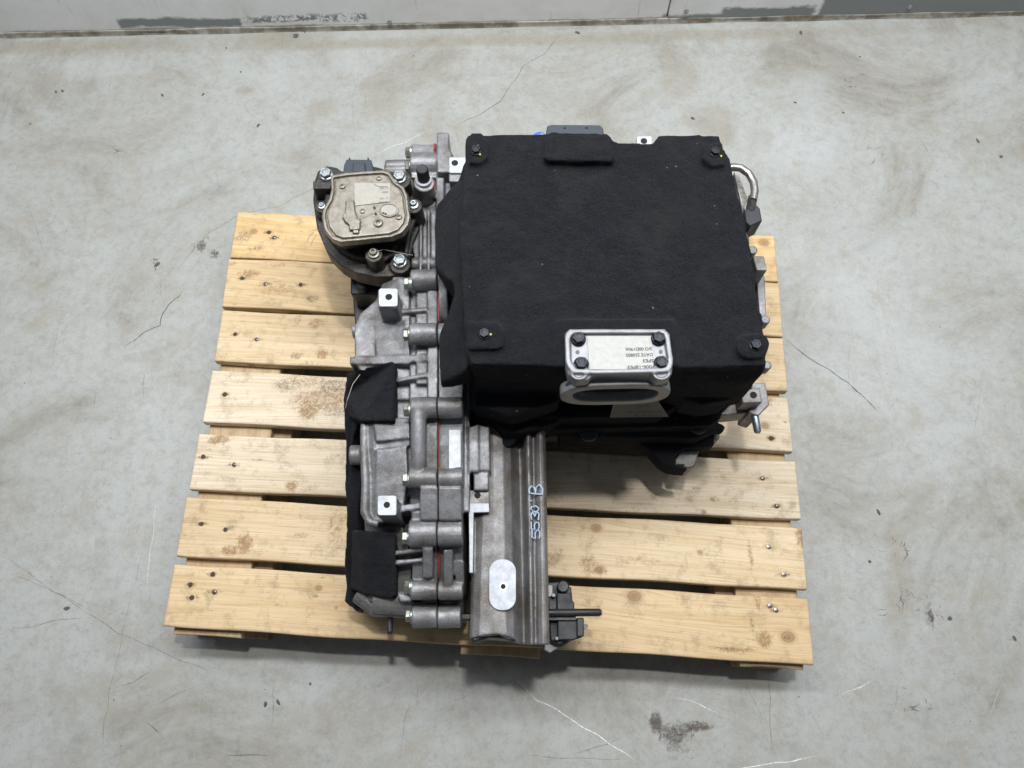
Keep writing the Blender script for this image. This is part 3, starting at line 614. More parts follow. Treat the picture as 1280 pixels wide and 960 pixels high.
for x, y, k in nails:
    bi = min(range(7), key=lambda i: abs((rows[i][0][1] + rows[i][1][1]) / 2 + ((rows[i][2][1] + rows[i][3][1]) / 2 - (rows[i][0][1] + rows[i][1][1]) / 2) * (x - 250) / 740 - y))
    c = P(x, y, 0); bm = NB(); r = 0.0038
    if k < 2:     # head sunk in a torn hole
        pts = [c + Vector((r * (1 + .35 * rs.random()) * math.cos(t), r * (1 + .3 * rs.random()) * math.sin(t), 0.0009)) for t in [2 * math.pi * q / 12 for q in range(12)]]
        loft(bm, [[p + Vector((0, 0, -0.003)) for p in pts], pts]); h = obj('nail_hole', bm, M_rust, boards[bi], shade=0)
    if k:
        bm = NB(); r = 0.0030 if k == 1 else 0.0042
        cc = c + Vector((0.0006, 0.0004, 0))
        tube(bm, [cc + Vector((0, 0, -0.002)), cc + Vector((0, 0, 0.0012)), cc + Vector((0, 0, 0.0017))], [r, r, r * .6], 12); obj('nail', bm, M_nail, boards[bi])

# ------------------------------------------------------------------ the electric drive unit
DU = empty('electric_drive_unit', P(640, 560, 0), 'used electric drive unit in black felt with bare cast gearbox, standing on the pallet', 'drive unit')
# ---- inner casing below the felt (carries everything)
TOPH = 0.42
bm = NB()
prism(bm, [(598, 185), (893, 185), (905, 240), (932, 330), (940, 440), (600, 440)], 0.395, 0.235)
casing = obj('inverter_case', bm, M_castd, DU, bevel=0.004)
bm = NB()      # motor barrel lying left to right under the inverter
c1, c2 = P(600, 330, 0.165), P(905, 330, 0.165); c2.y = c1.y
tube(bm, [c1 + Vector((-.0, 0, 0)), c1 + Vector((.01, 0, 0)), c2, c2 + Vector((.012, 0, 0))], [0.13, 0.145, 0.145, 0.12], 48)
for k in range(9):
    p = c1.lerp(c2, (k + .5) / 9); tube(bm, [p + Vector((-.004, 0, 0)), p + Vector((.004, 0, 0))], 0.153, 48)
prism(bm, [(640, 250), (900, 250), (905, 420), (640, 420)], 0.03, 0.0)
prism(bm, rect(610, 420, 650, 520), 0.20, 0.02)
barrel = obj('motor_housing', bm, M_castd, DU, remesh=0.003, smooth=2)
# ---- felt cover
bm = NB()
top = [(583, 168), (672, 167), (682, 167), (690, 165), (755, 166), (763, 170), (768, 177), (815, 180), (824, 168), (899, 169), (905, 186), (913, 198), (917, 215), (926, 255), (934, 287), (936, 318), (944, 340), (947, 392), (954, 410), (958, 440), (957, 457),
       (840, 460), (700, 458), (640, 456), (590, 455), (583, 440), (580, 400), (577, 345), (574, 300), (579, 230)]
prism(bm, top, TOPH, 0.40)
# body side walls
prism(bm, [(587, 178), (893, 178), (914, 245), (930, 330), (944, 400), (948, 452), (595, 450), (585, 400), (582, 300)], 0.405, 0.27)
# rounded front wall with hanging skirt
prismv(bm, [(590, 448, .416), (957, 450, .416), (959, 458, .41), (955, 466, .385), (935, 478, .36), (862, 476, .36), (850, 463, .39), (700, 463, .39), (690, 470, .36), (590, 464, .385)], 0.24)
prismv(bm, [(590, 458, .40), (700, 460, .40), (700, 478, .335), (640, 482, .33), (592, 478, .34)], 0.20)
prismv(bm, [(840, 458, .40), (957, 456, .40), (945, 478, .335), (905, 486, .31), (850, 488, .31)], 0.235)
prism(bm, [(592, 470), (690, 478), (700, 500), (640, 520), (612, 512), (592, 508)], 0.29, 0.235)
prism(bm, [(850, 478), (920, 470), (912, 500), (880, 505), (855, 500)], 0.285, 0.215)
# side flap lying over the gearbox
prismv(bm, [(579, 205, .410), (587, 225, .419), (586, 330, .419), (587, 445, .419), (584, 462, .385), (578, 466, .375), (562, 478, .35), (550, 478, .35), (549, 450, .352), (550, 416, .356), (559, 395, .372), (569, 366, .395),
            (566, 352, .395), (553, 343, .375), (545, 333, .365), (543, 290, .365), (545, 256, .368), (556, 244, .38), (572, 226, .395)], 0.325)
# raised pads
for pts in ([(588, 166), (602, 166), (611, 178), (610, 196), (600, 204), (586, 203)], [(880, 178), (902, 178), (908, 205), (890, 208), (878, 198)], [(585, 402), (622, 402), (630, 412), (630, 432), (622, 436), (585, 436)]):
    prism(bm, pts, TOPH + 0.010, TOPH - 0.02)
prism(bm, rrect(921, 416, 962, 447, 14), TOPH + 0.010, TOPH - 0.03)
prism(bm, [(684, 168), (762, 168), (769, 195), (766, 201), (686, 200), (679, 196)], TOPH + 0.016, TOPH - 0.02)
prism(bm, [(698, 398), (842, 398), (848, 408), (850, 458), (694, 458), (692, 410)], TOPH + 0.008, TOPH - 0.02)
# ears at the right edge
prism(bm, [(928, 290), (936, 300), (940, 318), (936, 322), (926, 312)], 0.405, 0.33); prism(bm, [(944, 385), (953, 392), (955, 405), (949, 412), (940, 404)], 0.40, 0.33)
cover = obj('felt_cover', bm, M_felt, DU, remesh=0.003, smooth=3, disp=0.0045, dscale=0.035)
# lower felt: belly below the front with its screw bosses
bm = NB()
prism(bm, [(586, 470), (640, 470), (720, 470), (905, 470), (912, 492), (880, 510), (850, 505), (825, 520), (720, 522), (650, 520), (600, 516), (586, 512)], 0.235, 0.13)
prism(bm, [(590, 500), (700, 500), (715, 518), (690, 530), (652, 541), (632, 541), (612, 526), (590, 524)], 0.225, 0.16)
prism(bm, [(640, 500), (905, 500), (902, 522), (888, 532), (640, 538)], 0.195, 0.15)
prism(bm, [(700, 520), (715, 522), (890, 530), (895, 538), (872, 548), (700, 545)], 0.165, 0.09)
for bx, by, r in ((736, 537, 20), (873, 528, 19)):
    prism(bm, ell(bx, by, r, 13), 0.172, 0.13)
prism(bm, [(720, 520), (755, 518), (758, 536), (716, 538)], 0.182, 0.12)
prism(bm, [(612, 505), (655, 505), (645, 552), (637, 559), (622, 558), (613, 548)], 0.20, 0.17)
zcyl(bm, 902, 534, 0.155, 0.13, 5, 12); prism(bm, [(880, 526), (902, 529), (902, 538), (880, 540)], 0.155, 0.13)
prism(bm, [(860, 455), (925, 452), (928, 480), (918, 500), (870, 500)], 0.24, 0.17)
low = obj('lower_felt_cover', bm, M_felt, DU, remesh=0.003, smooth=4, disp=0.003, dscale=0.02)
for bx, by in ((736, 537), (873, 528)):
    bm = NB(); zcyl(bm, bx, by + 1, 0.1755, 0.165, 13, 24); obj('cap', bm, M_plastg, low, bevel=.002)
# ---- bolts holding the felt
UP = Vector((0, 0, 1))
for x, y, h in ((595, 189, TOPH + .011), (893.5, 191, TOPH + .011), (605.5, 418, TOPH + .011), (944, 432, TOPH + .011)):
    BOLT(cover, P(x, y, h - .001), UP, 0.0088, M_darkbolt)
    if x < 900:
        bm = NB(); pp = P(x + (5 if x < 600 else 8), y + (4 if y < 300 else 0), h + .001); bmesh.ops.create_icosphere(bm, subdivisions=2, radius=0.0018, matrix=Matrix.Translation(pp) @ Matrix.Diagonal((1, 1.2, .5, 1)))
        obj('paint_mark', bm, M_yellow, cover)
# ---- lifting bracket with its label
bm = NB(); H1 = TOPH + 0.024
outer = [(712, 411), (831, 411), (837, 417), (841, 455), (840, 467), (834, 474), (822, 475), (813, 468), (806, 466), (748, 467), (741, 469), (735, 475), (720, 476), (710, 468), (707, 455), (706, 417)]
prism(bm, outer, H1 - 0.006, TOPH - 0.005)
N = 56
oo = resample([P(x, y, H1) for x, y in [(712, 411), (831, 411), (837, 417), (842, 452), (840, 460), (834, 465), (806, 466), (748, 467), (716, 466), (710, 460), (707, 452), (706, 417)]], N)
cc = sum(oo, Vector()) / N
ii = [Vector((cc.x + (p.x - cc.x) * 0.905, cc.y + (p.y - cc.y) * 0.80, p.z)) for p in oo]
framesolid(bm, oo, ii, (0, 0, -0.012))
for lx in (724, 827):
    lo_ = resample([P(lx + 12 * math.cos(a), 464 + 11 * math.sin(a), H1 - .002) for a in [2 * math.pi * k / 16 for k in range(16)]], 16)
    li_ = [P(lx, 464, H1 - .002) + (p - P(lx, 464, H1 - .002)) * 0.72 for p in lo_]
    framesolid(bm, lo_, li_, (0, 0, -.012))
# neck running down to the loop
prismv(bm, [(742, 464, H1 - .006), (812, 464, H1 - .006), (834, 475, TOPH - .004), (838, 480, TOPH - .012), (706, 480, TOPH - .012), (710, 475, TOPH - .004)], TOPH - 0.03)
brk = obj('lifting_bracket', bm, M_satin, DU, remesh=0.0014, smooth=2, shade=0)
# loop: upright plate with a long slot
def stadium(cx, cz, a, b, y, n=40, skew=0):
    out = []
    for k in range(n):
        t = 2 * math.pi * k / n; c_, s_ = math.cos(t), math.sin(t)
        e = 0.62; out.append(Vector((cx + a * math.copysign(abs(c_) ** e, c_), y + skew * (s_), cz + b * math.copysign(abs(s_) ** 0.8, s_))))
    return out
pc = P(771, 480, TOPH); yb = P(771, 483, TOPH).y
xw = (P(838, 480, .41).x - P(705, 480, .41).x) / 2; cx = (P(838, 480, .41).x + P(705, 480, .41).x) / 2
bm = NB(); zc = ZP + TOPH - 0.040
so = stadium(cx, zc, xw * 1.06, 0.037, yb, skew=0.002); si = stadium(cx, zc + 0.001, xw * 0.82, 0.0215, yb, skew=0.002)
framesolid(bm, so, si, (0, 0.016, 0.0))
loop = obj('lifting_loop', bm, M_satin, brk, bevel=0.0022, seg=3)
for x, y in ((723, 424), (823, 423.5), (726.5, 455), (826.5, 454)):
    BOLT(brk, P(x, y, H1 - 0.004), UP, 0.0105, M_darkbolt)
def flat(name, pts, h, mt, parent, th=0.0006):
    bm = NB(); prism(bm, pts, h, h - th); return obj(name, bm, mt, parent, shade=0)
lab = flat('label_plate', [(734, 420), (814, 420), (818, 461.5), (737, 461.5)], H1 - 0.0045, M_label, brk, .0025)
flat('punched_mark', ell(722, 440, 2.6, 2.6, 10), H1 - 0.0052, M_inkg, brk); flat('punched_mark', ell(826, 439.5, 2.6, 2.6, 10), H1 - 0.0052, M_inkg, brk)
def text(s, p, size, rot, mt, parent, ext=0.0, name='lettering', nrm=None, bold=0.0, sx=1.0):
    cu = bpy.data.curves.new(name, 'FONT'); cu.body = s; cu.size = size; cu.extrude = ext; cu.offset = bold; cu.resolution_u = 3
    t = bpy.data.objects.new('tmp', cu); C.objects.link(t)
    bpy.context.view_layer.update(); dg = bpy.context.evaluated_depsgraph_get()
    me = bpy.data.meshes.new_from_object(t.evaluated_get(dg)); bpy.data.objects.remove(t)
    me.materials.clear(); me.materials.append(mt)
    o = bpy.data.objects.new(name, me); C.objects.link(o)
    q = (Vector(nrm) if nrm else UP).to_track_quat('Z', 'Y').to_matrix().to_4x4() if nrm else Matrix.Identity(4)
    o.matrix_basis = Matrix.Translation(p) @ q @ Matrix.Rotation(rot, 4, 'Z') @ Matrix.Diagonal((sx, 1, 1, 1)); adopt(o, parent); return o
hl = H1 - 0.0041
text('W006-18PE3', P(822, 456.3, hl), 0.0068, math.pi, M_ink, lab, sx=1.15, bold=.0001); text('SPE3', P(817, 448.8, hl), 0.0068, math.pi, M_ink, lab, sx=1.15, bold=.0001)
text('DATE 250803', P(816, 441.3, hl), 0.0066, math.pi, M_ink, lab, sx=.98, bold=.0001); text('S/O 00D190A', P(815, 434, hl), 0.0066, math.pi, M_ink, lab, sx=.98, bold=.0001)
# data sheet on the sloping felt under the loop
bm = NB(); q = [P(768, 500, .285), P(822, 500, .285), P(836, 521, .238), P(762, 522, .238)]
vs_ = [bm.verts.new(p) for p in q]; bm.faces.new(vs_); bmesh.ops.solidify(bm, geom=list(bm.faces), thickness=0.0012)
plate = obj('data_sheet', bm, M_label2, low, shade=0)
nn = (q[1] - q[0]).cross(q[3] - q[0]).normalized(); nn = nn if nn.z > 0 else -nn
for s, x, y in (('18 PE3', 812, 506), ('MOTOR ASSY 250', 829, 512.5), ('INV 366 00 18', 829, 517)):
    p = P(x, y, np.interp(y, [500, 521], [.285, .238])) + nn * 0.0012
    o = text(s, p, 0.0075, 0, M_inkg, plate)
    xa = Vector((-1, 0, 0)); ya = nn.cross(xa); o.matrix_basis = Matrix.Translation(p) @ Matrix((xa, ya, nn)).transposed().to_4x4()
# ---- gearbox
hb = [(160, .225), (200, .235), (260, .25), (350, .275), (420, .285), (515, .275), (600, .25), (665, .222), (740, .17), (790, .12)]
HB = lambda y: interp(y, hb)
def band(bm, x0, x1, y0, y1, dh, h0=0.02, n=10):
    """slab following the gearbox's round back between two picture columns"""
    L, R = [], []
    for k in range(n + 1):
        y = y0 + (y1 - y0) * k / n; h = HB(y) + dh
        xa = x0(y) if callable(x0) else x0; xb = x1(y) if callable(x1) else x1
        L.append(P(xa, y, h)); R.append(P(xb, y, h))
    loops = []
    for a, b in zip(L, R):
        loops.append([a, b, Vector((b.x, b.y, h0 + ZP)), Vector((a.x, a.y, h0 + ZP))])
    loft(bm, loops)
def cyl_at(bm, x1, x2, y, r, dh=0.0, seg=20, taper=1.0): xcyl(bm, x1, x2, y, HB(y) + dh, r, seg, taper)
DU_gc = NB(); bm = DU_gc
left = lambda y: interp(y, [(345, 492), (356, 486), (372, 474), (386, 455), (400, 443), (450, 443), (486, 462), (520, 466), (620, 462), (700, 470), (765, 476)])
band(bm, left, 547, 346, 500, -.045); band(bm, left, 547, 500, 690, -.052); band(bm, lambda y: 497, 547, 680, 760, -.045)
band(bm, 512, 547, 340, 775, -.034); band(bm, 520, 547, 345, 480, -.024)                 # flange wall
band(bm, 534, 547, 340, 600, -.018); band(bm, 528, 547, 600, 775, -.016)
prismv(bm, [(478, 354, .235), (500, 346, .25), (512, 352, .25), (512, 455, .255), (470, 455, .245), (468, 380, .235)], 0.05)
prismv(bm, [(443, 408, .205), (466, 405, .215), (466, 428, .215), (443, 426, .205)], 0.05); prismv(bm, [(444, 430, .195), (466, 428, .20), (466, 450, .20), (444, 448, .195)], 0.05)
for a, b, y, r in ((441, 465, 414, 9),): xcyl(bm, a, b, y, .205, r)
prismv(bm, [(437, 446, .235), (470, 445, .245), (535, 443, .262), (535, 451, .262), (470, 455, .245), (437, 455, .235)], 0.12)   # rib
prismv(bm, [(495, 472, .252), (534, 466, .262), (534, 471, .262), (495, 478, .252)], 0.15); prismv(bm, [(500, 386, .258), (534, 384, .265), (534, 389, .265), (500, 392, .258)], 0.15)
# pads' posts
for x, y, h in ((485, 374, .300), (484, 634, .272)): prism(bm, rrect(x - 13, y - 13, x + 12, y + 11, 2), h - .0008, 0.08)
# flange bosses left of the joint
cyl_at(bm, 514, 547, 350, 13, -.01); cyl_at(bm, 513, 547, 418, 14, -.008); cyl_at(bm, 514, 547, 510, 13.5, -.004); cyl_at(bm, 512, 547, 598, 12.5); cyl_at(bm, 512, 547, 667, 17, -.004); cyl_at(bm, 514, 547, 738, 12, .0); cyl_at(bm, 516, 547, 771, 14, .0)
prismv(bm, [(515, 500, .272), (531, 500, .272), (531, 600, .252), (515, 600, .252)], 0.12)            # link bar
tube(bm, [P(523, y, HB(y) - .002 + .006 * math.sin((y - 505) / 90 * math.pi)) for y in range(505, 600, 12)], 0.0125, 14)
band(bm, 525, 547, 609, 650, .014, 0.1, 4); band(bm, 528, 541, 686, 722, .012, 0.05, 4); band(bm, 515, 547, 700, 740, -.008, 0.03, 4); band(bm, 514, 547, 640, 665, -.002, .1, 3)
prism(bm, rect(516, 752, 547, 762), HB(757) - .01, .03)
# lower lobe: raised loop rib, boss and stays
prismv(bm, [(455, 553, .222), (512, 549, .24), (512, 557, .24), (455, 563, .222)], 0.12)
xcyl(bm, 438, 470, 569, .205, 12.5, 20)
prismv(bm, [(452, 530, .224), (462, 527, .232), (468, 528, .236), (470, 655, .212), (458, 650, .205), (453, 600, .212)], .08)
tube(bm, [P(*q) for q in ((456, 530, .225), (455, 560, .222), (457, 600, .218), (456, 640, .212), (462, 652, .21), (474, 655, .21))], 0.0072, 10)
prismv(bm, [(466, 528, .238), (475, 522, .242), (512, 522, .248), (512, 548, .244), (470, 552, .238)], .1)
prismv(bm, [(470, 562, .232), (508, 558, .240), (510, 600, .232), (500, 650, .22), (470, 655, .212)], .1)
prismv(bm, [(494, 632, .232), (526, 628, .236), (526, 636, .236), (494, 641, .232)], .12); prismv(bm, [(494, 688, .20), (528, 684, .21), (528, 689, .21), (494, 694, .20)], .1); prismv(bm, [(494, 700, .194), (528, 697, .2), (528, 702, .2), (494, 706, .194)], .1)
prism(bm, [(496, 742), (514, 742), (514, 752), (500, 752)], .165, .05)
tube(bm, [P(447, 742, .10), P(470, 756, .10), P(520, 758, .10)], [.016, .02, .02], 14)
gc = obj('gearbox_cover', bm, M_cast, DU, remesh=0.0017, smooth=6, disp=0.0016, dscale=0.025)
bm = NB(); 
prismv(bm, [(455, 645, .175), (500, 648, .19), (515, 700, .17), (512, 750, .14), (460, 752, .13)], .02)
tube(bm, [P(470, 745, .115), P(520, 748, .118)], .028, 20)
gd = obj('oil_pan', bm, M_castd, DU, remesh=0.002, smooth=2)
# case right of the joint
bm = NB()
band(bm, 547.9, 579, 335, 600, -.022); band(bm, 547.9, 579, 600, 775, -.018)
cyl_at(bm, 547.9, 562, 350, 13, -.01); cyl_at(bm, 547.9, 580, 418, 14, -.008); cyl_at(bm, 547.9, 579, 510, 13.5, -.004); cyl_at(bm, 547.9, 579, 598, 12.5); cyl_at(bm, 547.9, 579, 667, 17, -.004); cyl_at(bm, 547.9, 579, 738, 12); cyl_at(bm, 547.9, 577, 771, 14)
xcyl(bm, 551, 562, 378, .262, 31, 40)
band(bm, 547.9, 577, 609, 650, .014, 0.1, 4); band(bm, 554, 566, 687, 742, .012, 0.05, 4); band(bm, 569, 580, 700, 742, .004, .05, 4)
prismv(bm, [(577, 470, .235), (587, 470, .24), (587, 640, .222), (577, 640, .222)], .03)
prismv(bm, [(586, 534, .236), (598, 530, .236), (598, 590, .228), (586, 590, .228)], .05); prismv(bm, [(596, 530, .234), (612, 534, .232), (613, 588, .224), (596, 588, .226)], .05)
prismv(bm, [(592, 592, .222), (611, 591, .222), (611, 613, .219), (592, 613, .219)], .05); prism(bm, [(585, 586), (614, 586), (614, 592), (585, 592)], .212, .05)
gcase = obj('gearbox_case', bm, M_cast, DU, remesh=0.0017, smooth=6, disp=0.0016, dscale=0.025)
# red sealant squeezed out of the joint
bm = NB()
for y0, y1 in ((360, 402), (524, 586), (688, 722)):
    n = 8; pts = [P(548.6, y0 + (y1 - y0) * k / n, HB(y0 + (y1 - y0) * k / n) - (.0175 if y0 < 600 else .0145)) for k in range(n + 1)]
    tube(bm, pts, [0.0008 + (0.0019 if y0 in (360, 688) else 0.0) * math.sin(k / n * math.pi) for k in range(n + 1)], 8)
split_obj('sealant', bm, M_red, gcase)
# machined faces
def pad(name, pts, h, parent, th=.003, hole=None, mt=None):
    bm = NB(); prism(bm, pts, h, h - th); o = obj(name, bm, mt or M_mach, parent, bevel=.0006)
    if hole:
        bm = NB(); zcyl(bm, hole[0], hole[1], h + .0005, h - .001, hole[2], 16); obj('threaded_hole', bm, M_hole, parent, shade=0)
    return o
pad('machined_pad', rrect(473.5, 360.5, 497, 383, 3), .302, gc, hole=(486, 371, 4.3)); pad('machined_pad', rrect(472, 619.5, 495.5, 644, 3), .275, gc, hole=(483.5, 631, 4))
pad('machined_strip', [(561, 537), (576, 537), (576, 584), (561, 586)], HB(560) - .0065, gcase, .022)
# bolts along the flange, heads facing left
LEFT = Vector((-1, 0, 0))
for x, y, dh in ((513, 355, -.006), (512.5, 418, -.006), (513, 513, -.004), (512, 600, 0), (511.5, 672, -.002), (513.5, 734, 0), (515, 770, 0)):
    p = P(x, y, HB(y) + dh); BOLT(gc, p, LEFT, 0.0125 if y < 760 else .012, M_boltg)
# small socket screw below the upper lobe
bm = NB(); xcyl(bm, 577, 590, 771, .12, 5, 6); obj('stud', bm, M_plast, gcase)
# far end of the gearbox behind the parking actuator
bm = NB()
prism(bm, [(546, 165), (561, 165), (561, 184), (565, 190), (564, 215), (546, 215)], .245, .03); prism(bm, [(514, 180), (547, 180), (547, 222), (514, 222)], .228, .03)
tube(bm, [P(514, 206, .222), P(566, 206, .222)], .0215, 20)
prism(bm, [(516, 225), (546, 225), (546, 345), (522, 345), (514, 300)], .215, .03); prism(bm, [(545, 214), (555, 214), (555, 345), (545, 345)], .228, .03); prism(bm, [(553, 224), (572, 224), (572, 345), (553, 345)], .212, .03)
tube(bm, [P(530, 262, .13), P(530, 252, .20), P(530, 228, .272)], [.021, .021, .0185], 20)
prism(bm, rrect(480, 200, 516, 240, 8), .20, .03); xcyl(bm, 482, 516, 209, .19, 9)
prism(bm, rrect(561, 199, 582, 227, 2), .285, .10)
for x in (524, 534): prism(bm, rect(x, 262, x + 3.5, 345), .226, .1)
tube(bm, [P(515, 262, .2), P(546, 262, .2)], .012, 14); tube(bm, [P(515, 330, .214), P(550, 330, .214)], .011, 14)
far = obj('gearbox_end', bm, M_cast, DU, remesh=0.0018, smooth=6, disp=0.0016, dscale=0.025)
pad('machined_pad', rrect(561.5, 196.5, 582, 216, 2), .29, far, .006, hole=(568.5, 203.5, 4.2))
for x, y, h in ((514, 191, .213), (513.5, 208, .215)): BOLT(far, P(x, y, h), LEFT, 0.0125, M_boltg)
bm = NB()
for pts in ([P(543.5, 186, .2295), P(543.5, 193, .2295)], [P(543.5, 226, .218), P(543.5, 247, .218)], [P(543.5, 180, .2295), P(543.5, 190, .2295)]): tube(bm, pts, .0022, 8)
split_obj('sealant', bm, M_red, far)
bm = NB(); zcyl(bm, 529.5, 223.5, .2775, .268, 10.5, 28); obj('breather_collar', bm, M_mach, far, bevel=.0015)
bm = NB(); a = P(530, 224, .275); tube(bm, [a, a + Vector((0, 0, .003)), a + Vector((0, .001, .028)), a + Vector((0, .001, .030))], [.0115, .0112, .0106, .009], 24); obj('breather_cap', bm, M_plast, far)
# ---- parking actuator
bm = NB()
prism(bm, [(393, 226), (397, 214), (408, 207), (420, 209), (428, 214), (490, 214), (512, 216), (520, 232), (522, 258), (528, 266), (524, 285), (516, 303), (512, 322), (511, 333), (506, 341), (492, 345), (470, 346), (445, 341), (425, 331), (408, 314), (396, 285), (391, 250)], .225, .185)
prism(bm, ell(459, 265, 56, 58, 40), .245, .16); prism(bm, [(391, 226), (412, 224), (414, 236), (391, 236)], .262, .2)
zcyl(bm, 408, 222, .262, .2, 12); zcyl(bm, 500, 225, .262, .18, 13); zcyl(bm, 517, 257, .268, .2, 11); zcyl(bm, 467, 318, .262, .2, 11); zcyl(bm, 500, 330, .235, .18, 13); zcyl(bm, 402, 258, .255, .2, 9)
tube(bm, [P(520, 266, .25), P(512, 290, .24), P(507, 318, .232)], .005, 8); tube(bm, [P(478, 326, .24), P(490, 318, .242), P(512, 320, .24)], .004, 8)
abr = obj('actuator_bracket', bm, M_bracket, DU, remesh=0.0018, smooth=2)
HG = .298
def shrink(pts, k):
    c = np.mean(np.array(pts), 0); return [tuple(c + (np.array(p) - c) * k) for p in pts]
gold_o = [(413, 219), (431, 216), (454, 214), (480, 212.5), (487, 215), (495, 227), (505, 234), (509.5, 244), (511, 259), (513, 271), (511, 281), (503, 291), (490, 296.5), (456, 300), (425, 303), (414, 299), (405, 287), (402, 271), (403.5, 262), (411, 249), (414, 237)]
bm = NB(); prism(bm, shrink(gold_o, .93), HG - .018, .235); act = obj('actuator_body', bm, M_plast, DU, bevel=.003)
bm = NB()
prism(bm, gold_o, HG - .006, HG - .020)
NN = 96
o3 = resample([P(x, y, HG) for x, y in shrink(gold_o, .985)], NN); i3 = resample([P(x, y, HG) for x, y in shrink(gold_o, .925)], NN); framesolid(bm, o3, i3, (0, 0, -.01))
prism(bm, shrink(gold_o, .875), HG - .0005, HG - .015)
# embossed cross, boss ring
prism(bm, [(432, 250.5), (441.5, 250), (443, 262), (446, 272), (450, 275), (449, 286), (437, 287), (436, 280), (431, 276), (428, 271), (429, 267), (432, 266)], HG + .006, HG - .01)
prism(bm, [(441, 284), (448, 284), (448, 291), (441, 291)], HG + .004, HG - .01)
gcov = obj('actuator_lid', bm, M_gold, act, remesh=0.0011, smooth=1)
for x, y, r in ((428, 233, 4.2), (473.5, 223, 3.6), (453, 264, 3.6), (498.5, 271.5, 4.2), (473, 279, 6.5)):
    BOLT(gcov, P(x, y, HG), UP, r * .00125, M_gold, 'rivet', 'round')
bm = NB(); o4 = [P(x, y, HG + .0022) for x, y in ell(486, 262, 12.5, 9, 28)]; i4 = [P(x, y, HG + .0022) for x, y in ell(486, 262, 10.3, 7, 28)]; framesolid(bm, o4, i4, (0, 0, -.004)); obj('embossed_ring', bm, M_gold, gcov, bevel=.0005)
flat('sticker_disc', ell(486, 262, 10, 6.8, 24), HG + .0008, M_label3, gcov)
for x, y in ((479, 266.5), (482, 267.5), (468, 259.5), (469.5, 267)): flat('mark', ell(x, y, 1.5, 1.5, 8), HG + .0012, M_chip, gcov)
st = flat('sticker', [(443, 228.5), (487.5, 229), (487.5, 252), (444, 257)], HG + .0008, M_label3, gcov)
for s, x, y, sz in (('A7 250', 485.5, 233.8, .0052), ('3KE0', 485.5, 238.8, .0052), ('21 190', 485.5, 246.5, .0052), ('S36 6080 - 11 7', 485.5, 251.3, .0046)):
    text(s, P(x, y, HG + .0012), sz, math.pi + .03, M_inkg, st)
bm = NB(); prism(bm, [(433, 199), (464, 199.5), (467, 214), (470, 220), (428, 220), (430, 206)], .275, .22); 
for x in (435.5, 459): prism(bm, rect(x, 196.5, x + 2, 203), .275, .25)
prism(bm, rect(441, 203, 456, 215), .281, .25)
obj('connector', bm, M_slate, act, bevel=.0018)
BOLT(abr, P(408, 219, .264), UP, .0125, M_bolt); BOLT(abr, P(499.5, 222.5, .264), UP, .0125, M_bolt); BOLT(abr, P(500, 327, .238), UP, .0135, M_bolt)
BOLT(abr, P(517, 255.5, .270), UP, .0085, M_bolt, kind='torx'); BOLT(abr, P(467, 316.5, .265), UP, .0095, M_gold, kind='torx'); BOLT(abr, P(402, 257, .257), UP, .006, M_bolt, kind='torx')
bm = NB(); prism(bm, rrect(438, 344, 478, 368, 3), .16, .02); prism(bm, [(478, 340), (510, 338), (510, 350), (478, 356)], .19, .1); zcyl(bm, 452, 356, .175, .1, 7); prism(bm, [(440, 360), (474, 352), (474, 390), (444, 410)], .10, .01)
obj('lower_bracket', bm, M_plast, DU, bevel=.003)
# stray fibres caught on the unit
bm = NB()
for pts in ([(466, 315, .275), (480, 312, .262), (500, 316, .26), (516, 319, .255)], [(392, 290, .17), (386, 296, .165), (384, 303, .16)], [(396, 293, .17), (391, 300, .165), (388, 308, .16)], [(450, 468, .26), (441, 480, .262), (434, 500, .26), (432, 510, .25)],
            [(390, 288, .18), (398, 287, .19), (402, 290, .2)]):
    tube(bm, [P(*q) for q in pts], .0005, 5)
for pts in ([(464, 224, HG + .002), (468, 230, HG + .0025), (473, 233, HG + .002), (484, 233, HG + .0015)], [(448, 273, HG + .002), (458, 269, HG + .003), (467, 265, HG + .002)]): tube(bm, [P(*q) for q in pts], .0004, 5)
split_obj('stray_fibre', bm, M_label3, DU)
# ---- felt shield at the left
bm = NB()
edge = [(437, 464), (446, 462), (450, 480), (449, 527), (441, 545), (440, 556), (441, 584), (452, 588), (452, 610), (447, 640), (450, 680), (447, 735), (451, 757), (446, 761), (436, 757), (431, 752), (433, 735), (430, 700), (432, 680), (433, 640), (431, 610), (432, 560), (429, 500), (432, 478)]
prismv(bm, [(x, y, max(.09, HB(y) - .075)) for x, y in edge], .03)
prismv(bm, [(434, 466, .235), (446, 462, .262), (490, 450.5, .272), (493.5, 453, .272), (492, 526, .262), (451, 526, .245), (436, 520, .2), (431, 495, .2)], .185)
prismv(bm, [(440, 663, .19), (447, 662, .21), (493, 665.5, .212), (494, 700, .20), (493.5, 744, .175), (488, 748, .16), (455, 742, .15), (438, 735, .11)], .09)
sh = obj('felt_shield', bm, M_felt, DU, remesh=0.0025, smooth=3, disp=0.0035, dscale=0.02)
bm = NB(); tube(bm, [P(487, 755, .09), P(487.3, 789, .09)], .0055, 14); ball(bm, P(487.3, 789, .09), .0054); obj('locating_pin', bm, M_plast, DU)
bm = NB(); prism(bm, [(441, 735), (452, 738), (452, 757), (446, 765), (439, 758)], .08, .03); obj('clip', bm, M_plast, DU, bevel=.002)
